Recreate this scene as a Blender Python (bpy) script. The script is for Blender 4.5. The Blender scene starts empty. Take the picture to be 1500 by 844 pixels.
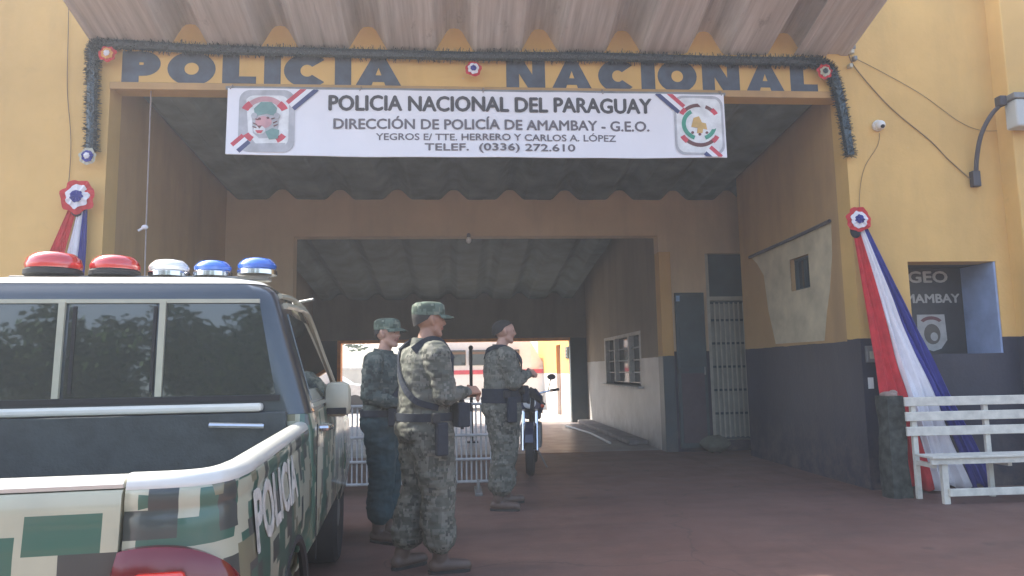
import bpy, bmesh, math, random
import numpy as np
from mathutils import Vector, Matrix, noise
R = math.radians
random.seed(7)
S = bpy.context.scene
COL = S.collection

# ------------------------------------------------------------------ camera
cam = bpy.data.cameras.new('camera'); camo = bpy.data.objects.new('camera', cam); COL.objects.link(camo)
cam.sensor_width = 36.0; cam.lens = 1040.0/1500.0*36.0; cam.clip_start = 0.05; cam.clip_end = 1500
YAW, PIT, ROLL = R(4.5), R(6.64), R(1.0)
fw = Vector((math.sin(YAW)*math.cos(PIT), math.cos(YAW)*math.cos(PIT), math.sin(PIT)))
r0 = Vector((math.cos(YAW), -math.sin(YAW), 0)); u0 = r0.cross(fw)
rt = r0*math.cos(ROLL)-u0*math.sin(ROLL); up = u0*math.cos(ROLL)+r0*math.sin(ROLL)
M = Matrix((rt, up, -fw)).transposed().to_4x4(); M.translation = (0, 0, 1.32)
camo.matrix_world = M
S.camera = camo
# ------------------------------------------------------------------ sky, sun, exposure
SUN_EL = R(50); SUN_DIR_XY = Vector((-0.64, 0.34)).normalized()
W = bpy.data.worlds.new('World'); S.world = W; W.use_nodes = True
nt = W.node_tree; bg = nt.nodes['Background']
sky = nt.nodes.new('ShaderNodeTexSky'); sky.sky_type = 'NISHITA'; sky.sun_disc = False
sky.sun_elevation = SUN_EL; sky.sun_rotation = math.atan2(SUN_DIR_XY.x, SUN_DIR_XY.y)
sky.air_density = 1.0; sky.dust_density = 2.5; sky.ozone_density = 1.0
nt.links.new(sky.outputs[0], bg.inputs[0]); bg.inputs[1].default_value = 0.15
sun = bpy.data.lights.new('sun', 'SUN'); sun.energy = 4.2; sun.angle = R(0.5); sun.color = (1.0, 0.95, 0.86)
suno = bpy.data.objects.new('sun', sun); COL.objects.link(suno)
sd = Vector((SUN_DIR_XY.x*math.cos(SUN_EL), SUN_DIR_XY.y*math.cos(SUN_EL), math.sin(SUN_EL)))
suno.rotation_euler = sd.to_track_quat('Z', 'Y').to_euler(); suno.location = sd*60
S.view_settings.view_transform = 'Standard'; S.view_settings.look = 'None'
S.view_settings.exposure = 1.83; S.view_settings.gamma = 1.0
S.cycles.max_bounces = 10; S.cycles.diffuse_bounces = 6

# ------------------------------------------------------------------ materials
def _new(name):
    m = bpy.data.materials.new(name); m.use_nodes = True
    n = m.node_tree.nodes; b = n['Principled BSDF']
    return m, n, m.node_tree.links, b
def _math(n, l, op, a, b=None, c=None, clamp=False):
    x = n.new('ShaderNodeMath'); x.operation = op; x.use_clamp = clamp
    for i, v in enumerate((a, b, c)):
        if v is None: continue
        if isinstance(v, (int, float)): x.inputs[i].default_value = v
        else: l.new(v, x.inputs[i])
    return x.outputs[0]
def _mix(n, l, f, a, b, mode='MIX'):
    x = n.new('ShaderNodeMix'); x.data_type = 'RGBA'; x.blend_type = mode
    if isinstance(f, (int, float)): x.inputs[0].default_value = f
    else: l.new(f, x.inputs[0])
    for i, v in ((6, a), (7, b)):
        if isinstance(v, tuple): x.inputs[i].default_value = (*v, 1)
        else: l.new(v, x.inputs[i])
    return x.outputs[2]
def _noise(n, l, vec, scale, detail=4, rough=.55):
    x = n.new('ShaderNodeTexNoise'); x.inputs['Scale'].default_value = scale
    x.inputs['Detail'].default_value = detail; x.inputs['Roughness'].default_value = rough
    if vec is not None: l.new(vec, x.inputs['Vector'])
    return x.outputs['Fac']
def _ramp(n, l, f, lo, hi):
    x = n.new('ShaderNodeMapRange'); x.inputs[1].default_value = lo; x.inputs[2].default_value = hi
    l.new(f, x.inputs[0]); return x.outputs[0]
def _mapv(n, l, vec, s):
    x = n.new('ShaderNodeMapping'); x.inputs['Scale'].default_value = s; l.new(vec, x.inputs[0]); return x.outputs[0]
def _pos(n, obj=False):
    if obj: return n.new('ShaderNodeTexCoord').outputs['Object']
    return n.new('ShaderNodeNewGeometry').outputs['Position']
def _bump(n, l, b, h, strength=.3, dist=.01):
    x = n.new('ShaderNodeBump'); x.inputs['Strength'].default_value = strength; x.inputs['Distance'].default_value = dist
    l.new(h, x.inputs['Height']); l.new(x.outputs[0], b.inputs['Normal'])

def simple(name, col, rough=.7, metal=0.0, var=.18, scale=9, bump=.1, obj=True, spec=.5, coat=0):
    m, n, l, b = _new(name)
    v = _pos(n, obj); f = _noise(n, l, v, scale, 5)
    f2 = _ramp(n, l, f, .3, .7)
    c = _mix(n, l, f2, tuple(x*(1-var) for x in col), tuple(min(1, x*(1+var)) for x in col))
    l.new(c, b.inputs['Base Color']); b.inputs['Roughness'].default_value = rough
    b.inputs['Metallic'].default_value = metal; b.inputs['Specular IOR Level'].default_value = spec
    b.inputs['Coat Weight'].default_value = coat; b.inputs['Coat Roughness'].default_value = .05
    if bump: _bump(n, l, b, _noise(n, l, v, scale*6, 4), bump, .006)
    return m

YEL = (.67, .43, .145)
DADO = (.025, .028, .048)
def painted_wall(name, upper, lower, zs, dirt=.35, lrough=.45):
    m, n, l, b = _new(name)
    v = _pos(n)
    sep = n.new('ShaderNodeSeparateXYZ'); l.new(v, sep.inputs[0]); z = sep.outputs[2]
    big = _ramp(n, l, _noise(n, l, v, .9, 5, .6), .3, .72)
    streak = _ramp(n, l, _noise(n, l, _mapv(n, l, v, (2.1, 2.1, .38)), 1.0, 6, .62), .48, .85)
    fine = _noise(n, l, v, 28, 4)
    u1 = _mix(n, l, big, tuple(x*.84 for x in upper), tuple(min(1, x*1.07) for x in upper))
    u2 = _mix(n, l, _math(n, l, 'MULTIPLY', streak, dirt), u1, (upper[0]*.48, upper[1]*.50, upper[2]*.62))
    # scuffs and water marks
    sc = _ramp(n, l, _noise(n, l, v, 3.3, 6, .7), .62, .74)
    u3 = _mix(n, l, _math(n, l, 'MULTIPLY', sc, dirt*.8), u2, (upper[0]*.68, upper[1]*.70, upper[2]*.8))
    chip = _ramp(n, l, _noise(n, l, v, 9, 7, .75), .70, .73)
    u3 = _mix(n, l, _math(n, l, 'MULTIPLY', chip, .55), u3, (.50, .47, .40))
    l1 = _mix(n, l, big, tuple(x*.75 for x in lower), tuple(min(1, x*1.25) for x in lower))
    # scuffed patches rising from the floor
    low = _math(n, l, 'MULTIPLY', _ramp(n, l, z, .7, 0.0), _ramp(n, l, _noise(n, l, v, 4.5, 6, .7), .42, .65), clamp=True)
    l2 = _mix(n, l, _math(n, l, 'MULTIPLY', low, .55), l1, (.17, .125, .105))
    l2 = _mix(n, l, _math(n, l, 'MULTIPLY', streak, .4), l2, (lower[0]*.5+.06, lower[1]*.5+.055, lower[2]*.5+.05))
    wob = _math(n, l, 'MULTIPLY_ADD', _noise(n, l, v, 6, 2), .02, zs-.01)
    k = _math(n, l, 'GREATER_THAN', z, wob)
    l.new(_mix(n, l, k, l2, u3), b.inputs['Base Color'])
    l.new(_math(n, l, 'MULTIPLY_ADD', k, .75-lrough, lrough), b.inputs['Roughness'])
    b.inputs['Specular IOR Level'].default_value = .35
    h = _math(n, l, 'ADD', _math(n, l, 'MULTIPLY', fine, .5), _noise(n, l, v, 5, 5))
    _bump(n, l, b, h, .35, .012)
    return m

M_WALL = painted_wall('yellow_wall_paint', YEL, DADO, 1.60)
M_WALLIN = painted_wall('shade_toned_wall_paint', (.48, .30, .13), DADO, 1.58, .6)  # facade yellow darkened: the gateway's dimness is put into the colour
M_WALLMID = painted_wall('light_toned_beam_paint', (.58, .43, .26), DADO, 1.58, .5)  # same yellow, retoned to paint in the light and veil on the beam
M_WALLBACK = painted_wall('shade_toned_rear_bay_paint', (.24, .19, .13), (.44, .43, .41), 1.50, .8)  # upper colour darkened to carry the dim rear bay; lower is pale dado
M_YARDWALL = painted_wall('orange_white_wall_paint', (.68, .34, .10), (.78, .76, .72), 1.21, .25)

def m_asbestos(name, k):
    m, n, l, b = _new(name)
    v = _pos(n)
    st = _ramp(n, l, _noise(n, l, _mapv(n, l, v, (13, .3, 2)), 1.0, 6, .65), .34, .66)
    bg_ = _ramp(n, l, _noise(n, l, v, 2.2, 5), .35, .7)
    c = _mix(n, l, st, (.36*k, .345*k, .315*k), (.72*k, .70*k, .655*k))
    c = _mix(n, l, _math(n, l, 'MULTIPLY', bg_, .55), c, (.55*k, .46*k, .39*k))
    sp = _ramp(n, l, _noise(n, l, _mapv(n, l, v, (3, 1.2, 3)), 1.7, 6, .7), .60, .72)
    c = _mix(n, l, _math(n, l, 'MULTIPLY', sp, .6), c, (.13, .10, .09))
    rnd = n.new('ShaderNodeObjectInfo').outputs['Random']
    c = _mix(n, l, _math(n, l, 'MULTIPLY', rnd, .45), c, (.27*k, .24*k, .21*k))
    l.new(c, b.inputs['Base Color']); b.inputs['Roughness'].default_value = .9
    _bump(n, l, b, _noise(n, l, v, 40, 4), .3, .006)
    return m
M_ROOF = m_asbestos('fibre_cement', 1.0); M_CEIL2 = simple('shade_toned_teal_rear', (.058, .080, .082), .85, var=.45, scale=2.2, bump=.3, obj=False); M_CEIL = simple('shade_toned_teal_ceiling', (.125, .170, .170), .85, var=.45, scale=2.2, bump=.3, obj=False)  # both ceiling teals hold the passage shade in their colour, one per bay

def m_floor(name, a, c_, dark, rough):
    m, n, l, b = _new(name)
    v = _pos(n)
    f1 = _ramp(n, l, _noise(n, l, v, .55, 6, .6), .32, .68)
    f2 = _ramp(n, l, _noise(n, l, _mapv(n, l, v, (.5, 1.6, 1)), 1.6, 6, .65), .45, .75)
    f3 = _ramp(n, l, _noise(n, l, v, 6.5, 6, .7), .58, .76)
    c = _mix(n, l, f1, a, c_)
    c = _mix(n, l, _math(n, l, 'MULTIPLY', f2, .6), c, dark)
    c = _mix(n, l, _math(n, l, 'MULTIPLY', f3, .35), c, tuple(x*1.5 for x in c_))
    cr = n.new('ShaderNodeTexVoronoi'); cr.feature = 'DISTANCE_TO_EDGE'; cr.inputs['Scale'].default_value = .33
    wv = n.new('ShaderNodeVectorMath'); wv.operation = 'ADD'; l.new(v, wv.inputs[0])
    wn = n.new('ShaderNodeTexNoise'); wn.inputs['Scale'].default_value = 1.3; wn.inputs['Detail'].default_value = 5; l.new(v, wn.inputs['Vector'])
    l.new(wn.outputs['Color'], wv.inputs[1]); l.new(wv.outputs[0], cr.inputs['Vector'])
    ck = _math(n, l, 'LESS_THAN', cr.outputs['Distance'], .003)
    c = _mix(n, l, _math(n, l, 'MULTIPLY', ck, .3), c, (.03, .025, .022))
    tyre = _ramp(n, l, _noise(n, l, _mapv(n, l, v, (2.6, .16, 1)), 1.0, 4, .6), .60, .70)
    c = _mix(n, l, _math(n, l, 'MULTIPLY', tyre, .30), c, tuple(x*.6 for x in dark))
    grit = _ramp(n, l, _noise(n, l, v, 55, 3, .7), .66, .74)
    c = _mix(n, l, _math(n, l, 'MULTIPLY', grit, .5), c, tuple(min(1, x*1.9) for x in c_))
    oil = _ramp(n, l, _noise(n, l, v, 1.9, 3, .5), .68, .73)
    c = _mix(n, l, _math(n, l, 'MULTIPLY', oil, .45), c, (.03, .026, .024))
    l.new(c, b.inputs['Base Color'])
    rr = _math(n, l, 'MULTIPLY_ADD', _noise(n, l, v, 3, 5), .35, rough-.17)
    l.new(rr, b.inputs['Roughness']); b.inputs['Specular IOR Level'].default_value = .4
    _bump(n, l, b, _noise(n, l, v, 30, 5, .7), .25, .008)
    return m
M_GROUND = m_floor('red_stained_concrete', (.140, .074, .058), (.185, .106, .084), (.075, .050, .043), .60)
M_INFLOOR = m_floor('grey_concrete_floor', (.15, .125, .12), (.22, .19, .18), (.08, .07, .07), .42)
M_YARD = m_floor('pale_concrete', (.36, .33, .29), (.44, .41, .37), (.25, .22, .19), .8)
M_ASPH = m_floor('asphalt', (.045, .045, .048), (.06, .06, .062), (.03, .03, .03), .85)
M_EARTH = m_floor('red_earth', (.21, .11, .07), (.27, .15, .09), (.12, .09, .05), .95)

def m_camo(name, cell, cols, th, scale, rough, coat=0, seed=0.0, stretch=(1, 1, 1), spec=.5, grime=False):
    """digital camouflage: noise sampled on a snapped grid in object space"""
    m, n, l, b = _new(name)
    v = _pos(n, True)
    mv = n.new('ShaderNodeMapping'); mv.inputs['Location'].default_value = (seed, seed*1.7, seed*.6); mv.inputs['Scale'].default_value = stretch
    l.new(v, mv.inputs[0])
    def snapped(sz, off):
        a = n.new('ShaderNodeVectorMath'); a.operation = 'ADD'; a.inputs[1].default_value = (off, off*.7, off*.4); l.new(mv.outputs[0], a.inputs[0])
        s = n.new('ShaderNodeVectorMath'); s.operation = 'SNAP'; s.inputs[1].default_value = (sz, sz, sz); l.new(a.outputs[0], s.inputs[0])
        return s.outputs[0]
    c = None
    base = cols[0]
    for i, (cc, t) in enumerate(zip(cols[1:], th)):
        f = _noise(n, l, snapped(cell, 3.1*i+.013), scale*(1+.2*i), 2.5, .6)
        f = _math(n, l, 'GREATER_THAN', f, t)
        base = _mix(n, l, f, base, cc)
    dirt = _ramp(n, l, _noise(n, l, v, 7, 5), .3, .75)
    base = _mix(n, l, _math(n, l, 'MULTIPLY', dirt, .22), base, (.10, .09, .075))
    l.new(base, b.inputs['Base Color']); b.inputs['Roughness'].default_value = rough
    b.inputs['Coat Weight'].default_value = coat; b.inputs['Coat Roughness'].default_value = .06
    b.inputs['Specular IOR Level'].default_value = spec
    if not coat: _bump(n, l, b, _noise(n, l, v, 160, 3), .3, .003)
    return m
M_TRUCK = m_camo('vehicle_camouflage', .06, [(.46, .46, .33), (.035, .12, .08), (.045, .055, .05), (.20, .19, .11)], [.50, .575, .60], 4.2, .32, .6, seed=4.3)
def m_blocks(name, base, rects):
    m, n, l, b = _new(name)
    v = _pos(n, True); sep = n.new('ShaderNodeSeparateXYZ'); l.new(v, sep.inputs[0])
    c = _mix(n, l, 0.0, base, base)
    for xa, xb, za, zb, col in rects:
        k = _math(n, l, 'GREATER_THAN', sep.outputs[0], xa)
        for w_ in (_math(n, l, 'LESS_THAN', sep.outputs[0], xb), _math(n, l, 'GREATER_THAN', sep.outputs[2], za), _math(n, l, 'LESS_THAN', sep.outputs[2], zb)): k = _math(n, l, 'MULTIPLY', k, w_)
        c = _mix(n, l, k, c, col)
    dirt = _ramp(n, l, _noise(n, l, v, 7, 5), .3, .75)
    c = _mix(n, l, _math(n, l, 'MULTIPLY', dirt, .22), c, (.10, .09, .075))
    l.new(c, b.inputs['Base Color']); b.inputs['Roughness'].default_value = .32; b.inputs['Coat Weight'].default_value = .6
    return m
_G, _D, _O = (.035, .13, .085), (.045, .055, .05), (.30, .28, .16)
M_TAILG = m_blocks('tailgate_camouflage', (.50, .49, .34), [(.51, .66, .955, 1.035, _G), (.33, .495, .86, .995, _G), (.58, .70, .80, .955, _D), (.40, .52, .70, .84, _O), (.15, .33, .93, 1.03, _D), (.0, .2, .78, .90, _G), (-.2, -.02, .92, 1.02, _O), (-.38, -.2, .80, .95, _G), (-.6, -.42, .90, 1.03, _D), (-.7, -.5, .72, .86, _G), (.2, .4, .60, .74, _D), (-.3, -.05, .62, .76, _G), (.55, .70, .60, .74, _G)])
M_UNI = m_camo('grey_green_camouflage_cloth', .017, [(.140, .142, .118), (.095, .10, .082), (.185, .182, .152), (.062, .066, .056)], [.5, .57, .60], 11, .9, seed=.4, spec=.15)
M_UNI2 = m_camo('dark_teal_camouflage_cloth', .017, [(.075, .095, .085), (.045, .062, .06), (.12, .135, .115), (.03, .04, .04)], [.5, .57, .6], 11, .9, seed=2.4, spec=.15)
M_TROU2 = simple('dark_teal_cloth', (.032, .060, .068), .9, var=.2, scale=14, spec=.15)
M_CAP = m_camo('cap_camouflage_cloth', .02, [(.11, .15, .115), (.06, .085, .065), (.19, .21, .16)], [.5, .58], 16, .9, seed=.9, spec=.15)
M_SKIN = simple('skin', (.36, .19, .125), .55, var=.08, scale=20, bump=.05)
M_SKIN2 = simple('fair_skin', (.44, .25, .18), .55, var=.08, scale=20, bump=.05)
M_LIP = simple('lip', (.30, .12, .09), .5); M_EYE = simple('eye', (.03, .02, .02), .2)
M_HAIR = simple('short_black_hair', (.018, .015, .013), .8, scale=40, bump=.6)
M_BOOT = simple('brown_boot_leather', (.10, .065, .05), .55, scale=18)
M_WEB = simple('dark_navy_webbing', (.022, .028, .040), .8, scale=30, spec=.2)
M_BLACK = simple('black_rubber', (.018, .018, .019), .75)
M_METALD = simple('dark_teal_metal', (.035, .06, .068), .45, scale=5)
M_GATE = simple('cream_gate_paint', (.36, .34, .27), .55, scale=6)
M_GATEBACK = simple('gate_sheet_paint', (.24, .25, .21), .6, scale=4)
M_WHITE = simple('white_paint', (.72, .71, .66), .5, scale=6, var=.08)
M_LETT = simple('faded_white_vehicle_lettering', (.50, .49, .44), .5, scale=25, var=.3)
M_GUN = simple('gunmetal', (.025, .027, .03), .45, metal=.3, bump=.05)
M_FENCE = simple('dull_white_fence_paint', (.36, .36, .35), .6, scale=9, var=.2)
M_BENCH = simple('chipped_white_bench_paint', (.60, .58, .50), .6, scale=12, var=.16)
M_BANNER = simple('white_banner_vinyl', (.78, .78, .80), .45, scale=2, var=.03, bump=.04)
M_INK = simple('dark_grey_ink', (.055, .055, .06), .6); M_INK2 = simple('grey_ink', (.13, .12, .135), .6)
M_LET = simple('navy_painted_letters', (.055, .075, .105), .6, scale=8, var=.3, obj=False)
M_RED = simple('red_cloth', (.52, .035, .045), .8, spec=.2); M_WHC = simple('white_cloth', (.74, .73, .76), .85, var=.06, spec=.2); M_BLUE = simple('blue_cloth', (.045, .05, .26), .8, spec=.2)
M_PRED = simple('red_print', (.55, .06, .09), .6); M_PBLUE = simple('blue_print', (.045, .06, .16), .6); M_PGREEN = simple('green_print', (.05, .30, .20), .6)
M_PGREY = simple('grey_print', (.42, .43, .45), .6); M_PPINK = simple('pink_print', (.55, .30, .32), .6); M_PTEAL = simple('pale_teal_print', (.16, .30, .28), .6)
M_PBROWN = simple('brown_print', (.14, .05, .05), .6); M_PGOLD = simple('gold_print', (.55, .36, .12), .6); M_PLT = simple('pale_print', (.70, .72, .71), .6)
M_TINSEL = simple('dark_teal_tinsel', (.045, .070, .085), .35, metal=.35, scale=60, var=.5, bump=0)
M_BOARD = simple('black_notice_board', (.032, .033, .034), .5); M_PALEL = simple('pale_board_letters', (.40, .40, .37), .6)
M_BLUEWALL = simple('pale_blue_reveal_paint', (.26, .34, .52), .7, scale=4)
M_CABP = simple('dark_blue_green_car_paint', (.022, .034, .044), .28, coat=1.0, var=.1, bump=0)
M_LINER = simple('grey_plastic_bedliner', (.040, .050, .052), .55, scale=14, var=.2, bump=.4)
M_RAIL = simple('off_white_sunlit_paint', (.66, .65, .58), .3, coat=.6, var=.05, bump=0)  # off-white rail paint, also painting in the sun on rail and roof tops
M_CREAM = simple('cream_trim_paint', (.44, .42, .31), .4, coat=.3, var=.08, bump=0)
M_CHROME = simple('chrome', (.65, .65, .66), .14, metal=1.0, var=.05, bump=0)
M_GREYM = simple('grey_metal', (.22, .22, .21), .5, metal=.4)
M_PLAST = simple('bare_plaster', (.52, .44, .29), .9, scale=3, var=.22, obj=False)
M_STONE = simple('mossy_concrete', (.045, .050, .042), .95, scale=11, var=.75, bump=.8)
M_WIRE = simple('cable_sheath', (.22, .15, .075), .7); M_CORD = simple('grey_cord', (.30, .26, .24), .8)
M_CONDUIT = simple('dark_conduit', (.05, .045, .05), .5)
M_KERB = simple('worn_yellow_kerb_paint', (.34, .27, .12), .85, scale=9, var=.4)
M_SILL = simple('pale_sill_paint', (.52, .50, .46), .7)
M_BLUEP = simple('dark_blue_paint', (.012, .02, .055), .4, coat=.8, bump=0)

def m_glass(name, col, rough=.03, trans=0.0, coat=0):
    m, n, l, b = _new(name)
    b.inputs['Base Color'].default_value = (*col, 1); b.inputs['Roughness'].default_value = rough
    b.inputs['Transmission Weight'].default_value = trans; b.inputs['IOR'].default_value = 1.5
    b.inputs['Specular IOR Level'].default_value = .8; b.inputs['Coat Weight'].default_value = coat
    return m
M_TINT = m_glass('tinted_glass', (.012, .02, .018), .02, coat=1.0)
M_DGLASS = m_glass('dark_window_glass', (.02, .028, .028), .08)
M_REDL = m_glass('red_lens', (.62, .035, .03), .12, .25, 1); M_BLUL = m_glass('blue_lens', (.03, .18, .72), .12, .25, 1); M_WHTL = m_glass('clear_lens', (.82, .82, .80), .15, .2, 1)
M_TAIL = m_glass('tail_light_lens', (.15, .006, .009), .12, .0, 0); M_TAILB = m_glass('bright_red_reflector', (.75, .05, .03), .15, 0, 1)

def m_leaf(name, a, c_):
    m, n, l, b = _new(name)
    i = n.new('ShaderNodeNewGeometry').outputs['Random Per Island']
    l.new(_mix(n, l, i, a, c_), b.inputs['Base Color']); b.inputs['Roughness'].default_value = .6
    return m
M_LEAF = m_leaf('tree_leaves', (.030, .075, .022), (.085, .15, .040)); M_LEAF2 = m_leaf('bright_tree_leaves', (.07, .14, .03), (.13, .22, .055))
M_BARK = simple('bark', (.10, .075, .055), .95, scale=12, bump=.6)

# ------------------------------------------------------------------ object helpers
def thing(name, label, cat, loc=(0, 0, 0), rotz=0.0, group=None):
    o = bpy.data.objects.new(name, None); COL.objects.link(o); o.empty_display_size = .1
    o.location = loc; o.rotation_euler = (0, 0, rotz); o['label'] = label; o['category'] = cat
    if group: o['group'] = group
    return o
def root_matrix(o):
    m = Matrix.LocRotScale(o.location, o.rotation_euler, o.scale)
    return root_matrix(o.parent) @ m if o.parent else m
def tag(o, label, cat, group=None):
    o['label'] = label; o['category'] = cat
    if group: o['group'] = group
    return o
class MB:
    def __init__(s): s.v = []; s.f = []; s.mi = []; s.cur = 0
    def add(s, vs, fs):
        k = len(s.v); s.v += [tuple(v) for v in vs]
        for f in fs: s.f.append([i+k for i in f]); s.mi.append(s.cur)
        return s
    def box(s, x0, x1, y0, y1, z0, z1, c=0.0):
        if c <= 0:
            vs = [(x, y, z) for z in (z0, z1) for y in (y0, y1) for x in (x0, x1)]
            return s.add(vs, [(0, 2, 3, 1), (4, 5, 7, 6), (0, 1, 5, 4), (2, 6, 7, 3), (0, 4, 6, 2), (1, 3, 7, 5)])
        b = bmesh.new(); bmesh.ops.create_cube(b, size=1)
        for v in b.verts: v.co = Vector(((x0+x1)/2+v.co.x*(x1-x0), (y0+y1)/2+v.co.y*(y1-y0), (z0+z1)/2+v.co.z*(z1-z0)))
        bmesh.ops.bevel(b, geom=list(b.edges), offset=c, segments=2, affect='EDGES', profile=.5)
        return s.bm(b)
    def bm(s, b):
        b.verts.index_update(); s.add([v.co.copy() for v in b.verts], [[v.index for v in f.verts] for f in b.faces]); b.free(); return s
    def tube(s, pts, r, n=8, cap=True):
        pts = [Vector(p) for p in pts]; rs = r if isinstance(r, (list, tuple)) else [r]*len(pts)
        k = len(s.v); prev = None
        for i, p in enumerate(pts):
            d = (pts[min(i+1, len(pts)-1)]-pts[max(i-1, 0)]).normalized()
            if prev is None: a = d.orthogonal().normalized()
            else:
                a = prev-d*prev.dot(d)
                a = a.normalized() if a.length > 1e-6 else d.orthogonal().normalized()
            prev = a; b = d.cross(a)
            for j in range(n):
                t = 2*math.pi*j/n; s.v.append(tuple(p+(a*math.cos(t)+b*math.sin(t))*rs[i]))
        for i in range(len(pts)-1):
            for j in range(n):
                s.f.append([k+i*n+j, k+i*n+(j+1) % n, k+(i+1)*n+(j+1) % n, k+(i+1)*n+j]); s.mi.append(s.cur)
        if cap:
            s.f.append([k+j for j in range(n)][::-1]); s.mi.append(s.cur)
            e = k+(len(pts)-1)*n; s.f.append([e+j for j in range(n)]); s.mi.append(s.cur)
        return s
    def loft(s, rings, cap=True, closed=True):
        k = len(s.v); n = len(rings[0])
        for r in rings: s.v += [tuple(p) for p in r]
        for i in range(len(rings)-1):
            for j in range(n if closed else n-1):
                s.f.append([k+i*n+j, k+i*n+(j+1) % n, k+(i+1)*n+(j+1) % n, k+(i+1)*n+j]); s.mi.append(s.cur)
        if cap:
            s.f.append([k+j for j in range(n)][::-1]); s.mi.append(s.cur)
            e = k+(len(rings)-1)*n; s.f.append([e+j for j in range(n)]); s.mi.append(s.cur)
        return s
    def lathe(s, prof, c=(0, 0, 0), axis='Z', n=20):
        rings = []
        for r, h in prof:
            ring = []
            for j in range(n):
                t = 2*math.pi*j/n; a, b = r*math.cos(t), r*math.sin(t)
                p = (a, b, h) if axis == 'Z' else ((h, a, b) if axis == 'X' else (b, h, a))
                ring.append((p[0]+c[0], p[1]+c[1], p[2]+c[2]))
            rings.append(ring)
        return s.loft(rings)
    def ellip(s, c, r, n=14, m=9):
        b = bmesh.new(); bmesh.ops.create_uvsphere(b, u_segments=n, v_segments=m, radius=1)
        for v in b.verts: v.co = Vector((c[0]+v.co.x*r[0], c[1]+v.co.y*r[1], c[2]+v.co.z*r[2]))
        return s.bm(b)
    def prism(s, poly, y0, y1):
        """outline in (x, z) pushed from y0 to y1"""
        n = len(poly)
        s.add([(x, y0, z) for x, z in poly]+[(x, y1, z) for x, z in poly],
              [list(range(n)), list(range(2*n-1, n-1, -1))]+[[i, n+i, n+(i+1) % n, (i+1) % n] for i in range(n)])
        return s
    def build(s, name, mat, parent=None, world=False, smooth=False, bevel=0.0):
        me = bpy.data.meshes.new(name)
        vs = s.v
        if parent and world:
            inv = root_matrix(parent).inverted(); vs = [tuple(inv @ Vector(v)) for v in vs]
        me.from_pydata(vs, [], s.f)
        mats = mat if isinstance(mat, (list, tuple)) else [mat]
        for m in mats: me.materials.append(m)
        if len(mats) > 1: me.polygons.foreach_set('material_index', s.mi)
        b = bmesh.new(); b.from_mesh(me); bmesh.ops.recalc_face_normals(b, faces=b.faces); b.to_mesh(me); b.free()
        if smooth:
            me.polygons.foreach_set('use_smooth', [True]*len(me.polygons))
        me.update()
        o = bpy.data.objects.new(name, me); COL.objects.link(o)
        if parent: o.parent = parent
        if bevel:
            md = o.modifiers.new('bevel', 'BEVEL'); md.width = bevel; md.segments = 2; md.limit_method = 'ANGLE'
        if smooth is True or bevel:
            try: me.set_sharp_from_angle(angle=R(42))
            except Exception: pass
        return o
def struct(o): o['kind'] = 'structure'; return o
def copy_tree(o, parent=None):
    c = o.copy(); COL.objects.link(c)
    if parent: c.parent = parent
    for ch in list(o.children): copy_tree(ch, c)
    return c

def spline(pts, n=8):
    pts = [Vector(p) for p in pts]; out = []
    for i in range(len(pts)-1):
        p0, p1, p2, p3 = pts[max(i-1, 0)], pts[i], pts[i+1], pts[min(i+2, len(pts)-1)]
        for k in range(n):
            t = k/n
            out.append(.5*((2*p1)+(p2-p0)*t+(2*p0-5*p1+4*p2-p3)*t*t+(3*p1-p0-3*p2+p3)*t**3))
    out.append(pts[-1]); return out

def lettering(name, txt, x0, x1, z0, z1, y, mat, parent, bold=.0, depth=.004, spacing=1.0, xform=None):
    """flat letters fitted into a box on a plane facing -Y (world coordinates unless xform maps local u,v,d);
    bold: stroke thickening as a share of the letter height"""
    cu = bpy.data.curves.new(name, 'FONT'); cu.body = txt; cu.space_character = spacing
    cu.resolution_u = 3
    tmp = bpy.data.objects.new('tmp', cu); COL.objects.link(tmp)
    dg = bpy.context.evaluated_depsgraph_get(); dg.update()
    me = bpy.data.meshes.new_from_object(tmp.evaluated_get(dg))
    bpy.data.objects.remove(tmp); bpy.data.curves.remove(cu)
    b0 = bmesh.new(); b0.from_mesh(me); bpy.data.meshes.remove(me)
    xs = [v.co.x for v in b0.verts]; ys = [v.co.y for v in b0.verts]
    ax, bx_, ay, by = min(xs), max(xs), min(ys), max(ys)
    bw_ = bold*(z1-z0); mb = MB()
    offs = [(0, 0)] if not bold else [(0, 0), (bw_, 0), (-bw_, 0), (0, bw_*.8), (0, -bw_*.8)]
    for j, (ou, ow) in enumerate(offs):
        b = b0.copy()
        r = bmesh.ops.extrude_face_region(b, geom=list(b.faces))
        ev = {e for e in r['geom'] if isinstance(e, bmesh.types.BMVert)}
        for v in b.verts:
            u = (v.co.x-ax)/(bx_-ax); w = (v.co.y-ay)/(by-ay)
            d = depth+j*.0003 if v in ev else 0.0002*j
            p = (x0+u*(x1-x0)+ou, y-d, z0+w*(z1-z0)+ow)
            v.co = Vector(xform(*p) if xform else p)
        mb.bm(b)
    b0.free()
    o = mb.build(name, mat, parent, world=xform is None); o['kind'] = 'stuff'
    return o

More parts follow.
